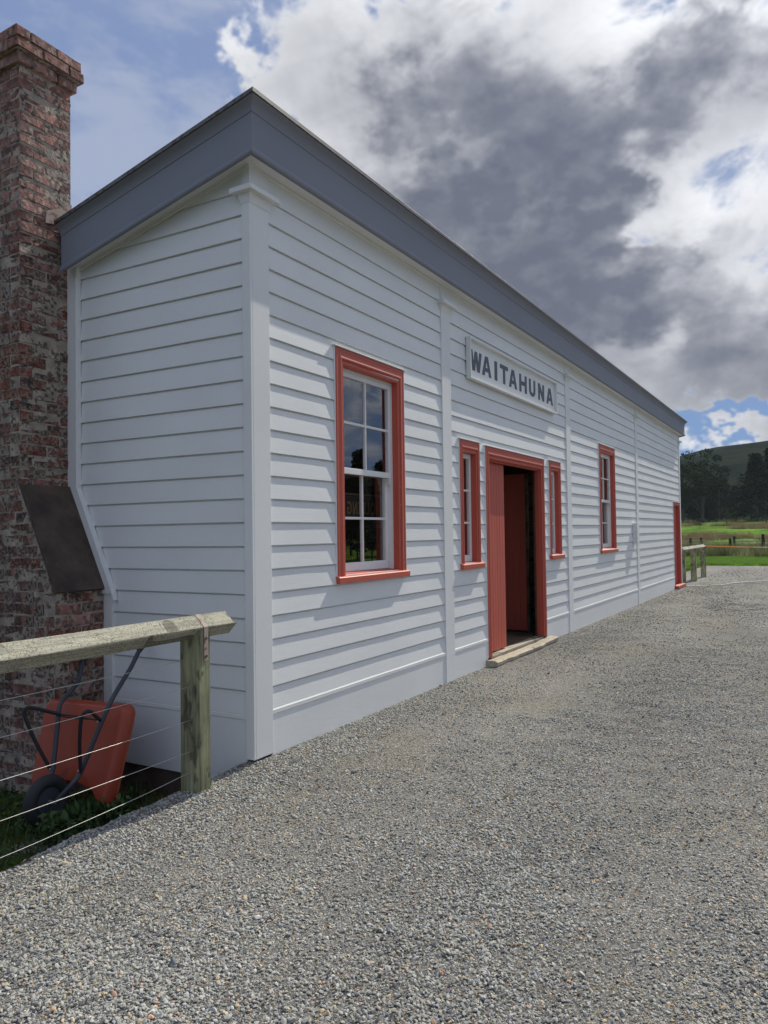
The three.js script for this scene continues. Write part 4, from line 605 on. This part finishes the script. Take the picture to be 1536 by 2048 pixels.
// ---------------------------------------------------------------- paddock fence, tape and rope
{
  const s = thing('paddock_fence', 'old post and wire fence along the long paddock grass', 'fence', [44.5, -0.15, -1]), pp = [[45.2, -3.55], [45.9, -3.05], [44.2, -1.27], [44.9, -1.12], [44.7, 0.42], [45.6, 0.34], [45.0, -6.3], [45.2, 3.4], [45.4, 6.4], [45, -8.6]];
  pp.forEach(([x, z], i) => { const h = [1.0, 1.02, 0.98, 1.1, 0.95, 1.2, 1, 1, 1, 1][i], rings = []; for (let k = 0; k <= 4; k++) { const y = -0.3 + (h + 0.3) * k / 4, r = [0.095, 0.09, 0.085, 0.085, 0.07][k], a = []; for (let j = 0; j < 8; j++) a.push(V(x - 44.5 + r * Math.cos(j * 0.785) * (1 + 0.1 * simplex(j, i, k)) + 0.03 * (y) * simplex(i * 5, 2, 2), y + 0.1, z + 1 + r * Math.sin(j * 0.785))); rings.push(a.reverse()); } part(s, 'post', loft(rings), M(L(0.13, 0.125, 0.11), { map: postTone, roughness: 0.95 })); });
  const zs = [-8.6, -6.3, -3.3, -1.2, 0.38, 3.4, 6.4]; for (const y of [0.25, 0.5, 0.75, 0.92]) part(s, 'wire', tube(zs.map((z) => [0.5 + 0.2 * Math.sin(z), y + 0.05, z + 1]), 0.004, 60, 4), m.wire);
  const t = thing('barrier_tape', 'orange and pale barrier tape stretched from the low barrier', 'tape', [22.95, 0.9, 0.0]), tape = (a, b, mat, nm) => { const rings = []; for (let i = 0; i <= 12; i++) { const f = mix(a, b, i / 12), z = -0.08 + f * 5.2, y = 0.045 - 0.10 * 4 * f * (1 - f) * 0.35 - 0.05 * f, tw = 0.5 * Math.sin(f * 14), w = 0.017; rings.push([V(w * Math.sin(tw), y + w * Math.cos(tw), z), V(0.002 - w * Math.sin(tw), y - w * Math.cos(tw), z), V(0.004 - w * Math.sin(tw), y - w * Math.cos(tw), z), V(0.003 + w * Math.sin(tw), y + w * Math.cos(tw), z)]); } part(t, nm, loft(rings), mat); };
  tape(0, 0.20, M(L(0.80, 0.30, 0.05), { roughness: 0.5 }), 'orange_band'); tape(0.2004, 0.30, M(L(0.78, 0.42, 0.18), { roughness: 0.5 }), 'faded_band'); tape(0.3004, 1, M(L(0.75, 0.66, 0.52), { roughness: 0.5 }), 'pale_band');
  const st = thing('tape_stake', 'thin stake holding the far end of the tape', 'stake', [22.95, -0.1, 5.13]); part(st, 'shaft', loft([0, 1.1].map((y) => [V(-0.02, y, -0.02), V(-0.02, y, 0.02), V(0.02, y, 0.02), V(0.02, y, -0.02)])), m.post); part(st, 'tip', loft([1.1005, 1.14].map((y, k) => [V(-0.02, y, -0.02), V(-0.02, y, 0.02), V(0.02, y, 0.02), V(0.02, y, -0.02)].map((q) => k ? V(q.x * 0.3, q.y, q.z * 0.3) : q))), m.post);
  const rp = thing('ground_rope', 'pale rope lying across the gravel near the low barrier', 'rope', [18.1, -0.05, 0.2]), rpt = [[18.05, 0.16], [18.6, 0.55], [19.0, 0.90], [19.7, 1.18], [20.3, 1.43], [21.2, 1.97], [22.4, 2.9], [23.4, 4.0]]; part(rp, 'strand', tube(rpt.map(([x, z]) => [x - 18.1, yardHeight(x, z) + 0.05 + 0.016, z - 0.2]), 0.014, 80, 6), M(L(0.62, 0.60, 0.56), { roughness: 0.9 }));
}

// ---------------------------------------------------------------- trees
const barkMat = M(L(0.075, 0.065, 0.055), { roughness: 0.95 });
function crownGeo(seed, H, R0, kind) { // leaf-sized faces grouped in clumps on the ends of limbs
  const P = rng(seed), pos = [], limbs = [], leaf = (o, n, r, size, droop) => { for (let i = 0; i < n; i++) { const a = P() * 6.283, c = P() * 2 - 1, s = Math.sqrt(1 - c * c), q = r * Math.cbrt(P()), p = V(Math.cos(a) * s * q, c * q * 0.75, Math.sin(a) * s * q).add(o), d = V(P() - 0.5, (P() - 0.5) * (droop ? 2.2 : 1), P() - 0.5).normalize(), e = V(P() - 0.5, P() - 0.5, P() - 0.5).cross(d).normalize(), f = size * (0.6 + 0.8 * P()); const A = p.clone().addScaledVector(d, f), B = p.clone().addScaledVector(e, f * 0.5), C = p.clone().addScaledVector(d, -f), D = p.clone().addScaledVector(e, -f * 0.5); pos.push(...A.toArray(), ...B.toArray(), ...C.toArray(), ...A.toArray(), ...C.toArray(), ...D.toArray()); } };
  const n = kind === 'pine' ? 46 : kind === 'gum' ? 40 : 30;
  for (let i = 0; i < n; i++) {
    const t = kind === 'pine' ? 0.14 + 0.86 * (i + P() * 0.8) / n : 0.30 + 0.66 * P(), a = i * 2.4 + P(); let rad;
    if (kind === 'pine') rad = R0 * (1.02 - t) ** 0.8 * (0.65 + 0.5 * P()); else rad = R0 * Math.sqrt(Math.max(0, 1 - ((t - 0.62) / 0.42) ** 2)) * Math.sqrt(P()) * 1.0;
    const tip = V(Math.cos(a) * rad, H * t + (kind === 'pine' ? -0.12 * rad : 0.1 * rad), Math.sin(a) * rad), root = V(0, H * Math.max(0.1, t - (kind === 'pine' ? 0.02 : 0.22)), 0);
    limbs.push([root, tip]); const cl = kind === 'pine' ? 2 : 1; for (let k = 0; k < cl; k++) leaf(root.clone().lerp(tip, 1 - k * 0.45), kind === 'pine' ? 60 : 90, (kind === 'pine' ? 0.055 : kind === 'gum' ? 0.085 : 0.12) * H * (0.7 + 0.5 * P()), H * 0.016, kind === 'gum');
  }
  const g = new THREE.BufferGeometry(); g.setAttribute('position', new THREE.Float32BufferAttribute(pos, 3)); g.computeVertexNormals();
  const tr = [tube([[0, -0.3, 0], [0.01 * H, H * 0.4, 0], [0, H * (kind === 'pine' ? 0.96 : 0.8), 0.01 * H]], H * 0.016, 10, 7)]; for (const [a, b] of limbs.filter((_, i) => i % 2 === 0)) tr.push(tube([a.toArray(), a.clone().lerp(b, 0.5).add(V(0, 0.02 * H, 0)).toArray(), b.toArray()], H * 0.0045, 4, 4));
  return [g, merge(tr)];
}
const foliage = [[0.030, 0.046, 0.024], [0.038, 0.055, 0.026], [0.024, 0.036, 0.022], [0.055, 0.075, 0.030]].map((c) => new THREE.MeshPhysicalMaterial({ color: L(...c), roughness: 1, specularIntensity: 0.15, side: THREE.DoubleSide }));
const protos = { pine: [1, 2, 3].map((s) => crownGeo(50 + s, 10, 2.6, 'pine')), gum: [1, 2, 3].map((s) => crownGeo(70 + s, 10, 3.0, 'gum')), bush: [1, 2].map((s) => crownGeo(90 + s, 10, 6.0, 'round')) };
function tree(name, label, x, z, h, kind, v, mat, group, wide = 1, y) { const o = thing(name, label, name.includes('bush') ? 'bush' : 'tree', [x, y ?? fieldHeight(x, z), z], group); const [c, t] = protos[kind][v % protos[kind].length]; o.rotation.y = (x * 7.3 + z * 3.1) % 6.28; o.scale.set(h / 10 * wide, h / 10, h / 10 * wide); part(o, 'trunk', t, barkMat); part(o, 'crown', c, foliage[mat]); return o; }
const polar = (az, d) => [-4.2 + d * Math.cos(az / 57.2958), 3.45 + d * Math.sin(az / 57.2958)];
{
  const P = rng(606), at = (name, label, az, d, h, kind, v, mat, group, wide) => { const [x, z] = polar(az, d); tree(name, label, x, z, h, kind, v, mat, group, wide); };
  at('gum_tree', 'tall loose crowned tree nearest the end of the building', -8.5, 168, 11.2, 'gum', 0, 1, null, 1.0);
  at('gum_tree', 'tallest tree at the foot of the hill with ragged crown', -7.25, 166, 14.0, 'gum', 1, 1, null, 1.15);
  at('gum_tree', 'slender tree between the tallest tree and the small round bush', -6.2, 178, 9.5, 'gum', 2, 0, null, 0.9);
  at('pine_tree', 'dark broad tree rising at the right edge of the picture', -3.9, 162, 12.6, 'pine', 0, 2, null, 1.5);
  at('pine_tree', 'dark tree cut by the right edge of the picture', -2.9, 168, 14.0, 'pine', 1, 2, null, 1.5);
  const low = 'dark shelter trees along the foot of the hill';
  for (let i = 0; i < 34; i++) { const az = -14 + i * 0.42 + (P() - 0.5) * 0.2; at('shelter_tree', 'dark shelter tree in the row along the foot of the hill', az, 182 + P() * 16, 6.6 + P() * 2.6, P() < 0.5 ? 'gum' : 'pine', i, P() < 0.6 ? 2 : 0, low, 1.25); }
  at('round_bush', 'small light green bush on the far paddock edge', -5.75, 128, 2.6, 'bush', 0, 3, null, 1.25);
  at('round_bush', 'small dark bush low on the far paddock edge', -7.45, 120, 1.4, 'bush', 1, 2, null, 1.2);
  at('round_bush', 'dark round bush at the right end of the paddock', -3.35, 126, 4.6, 'bush', 1, 2, null, 1.0);
  // trees across the yard, mirrored in the near window
  for (const [x, z, h, k, v] of [[38, 22.5, 6.9, 'pine', 0], [43, 23.0, 6.8, 'pine', 1], [49, 23.0, 5.6, 'gum', 2], [47, 29, 6.0, 'gum', 0]]) tree('yard_tree', 'dark tree across the yard mirrored in the near window', x, z, h, k, v, 2, 'trees across the yard', 1.15, -0.2);
  for (const [x, z, h, v] of [[33.5, 18.5, 2.4, 0], [36, 21.5, 2.8, 1], [40, 20.5, 2.5, 0], [44, 20, 2.6, 1]]) tree('yard_bush', 'low bush under the trees across the yard', x, z, h, 'bush', v, 2, 'bushes across the yard', 1.15, -0.2);
  // hedge trees on the shaded side, which keep the low sky off the end wall
  for (let i = 0; i < 7; i++) tree('hedge_tree', 'bushy hedge tree on the shaded side of the building', -8.2 - 0.6 * P(), -13 + i * 2.1, 3.6 + P() * 0.9, 'bush', i, 0, 'hedge on the shaded side', 0.95, -0.45);
}
scene.fog = new THREE.FogExp2(new THREE.Color(0.74, 0.82, 0.92), 0.00017);
scene.traverse((o) => { if (o.isMesh) { o.castShadow = true; o.receiveShadow = true; } });
renderer.render(scene, camera);
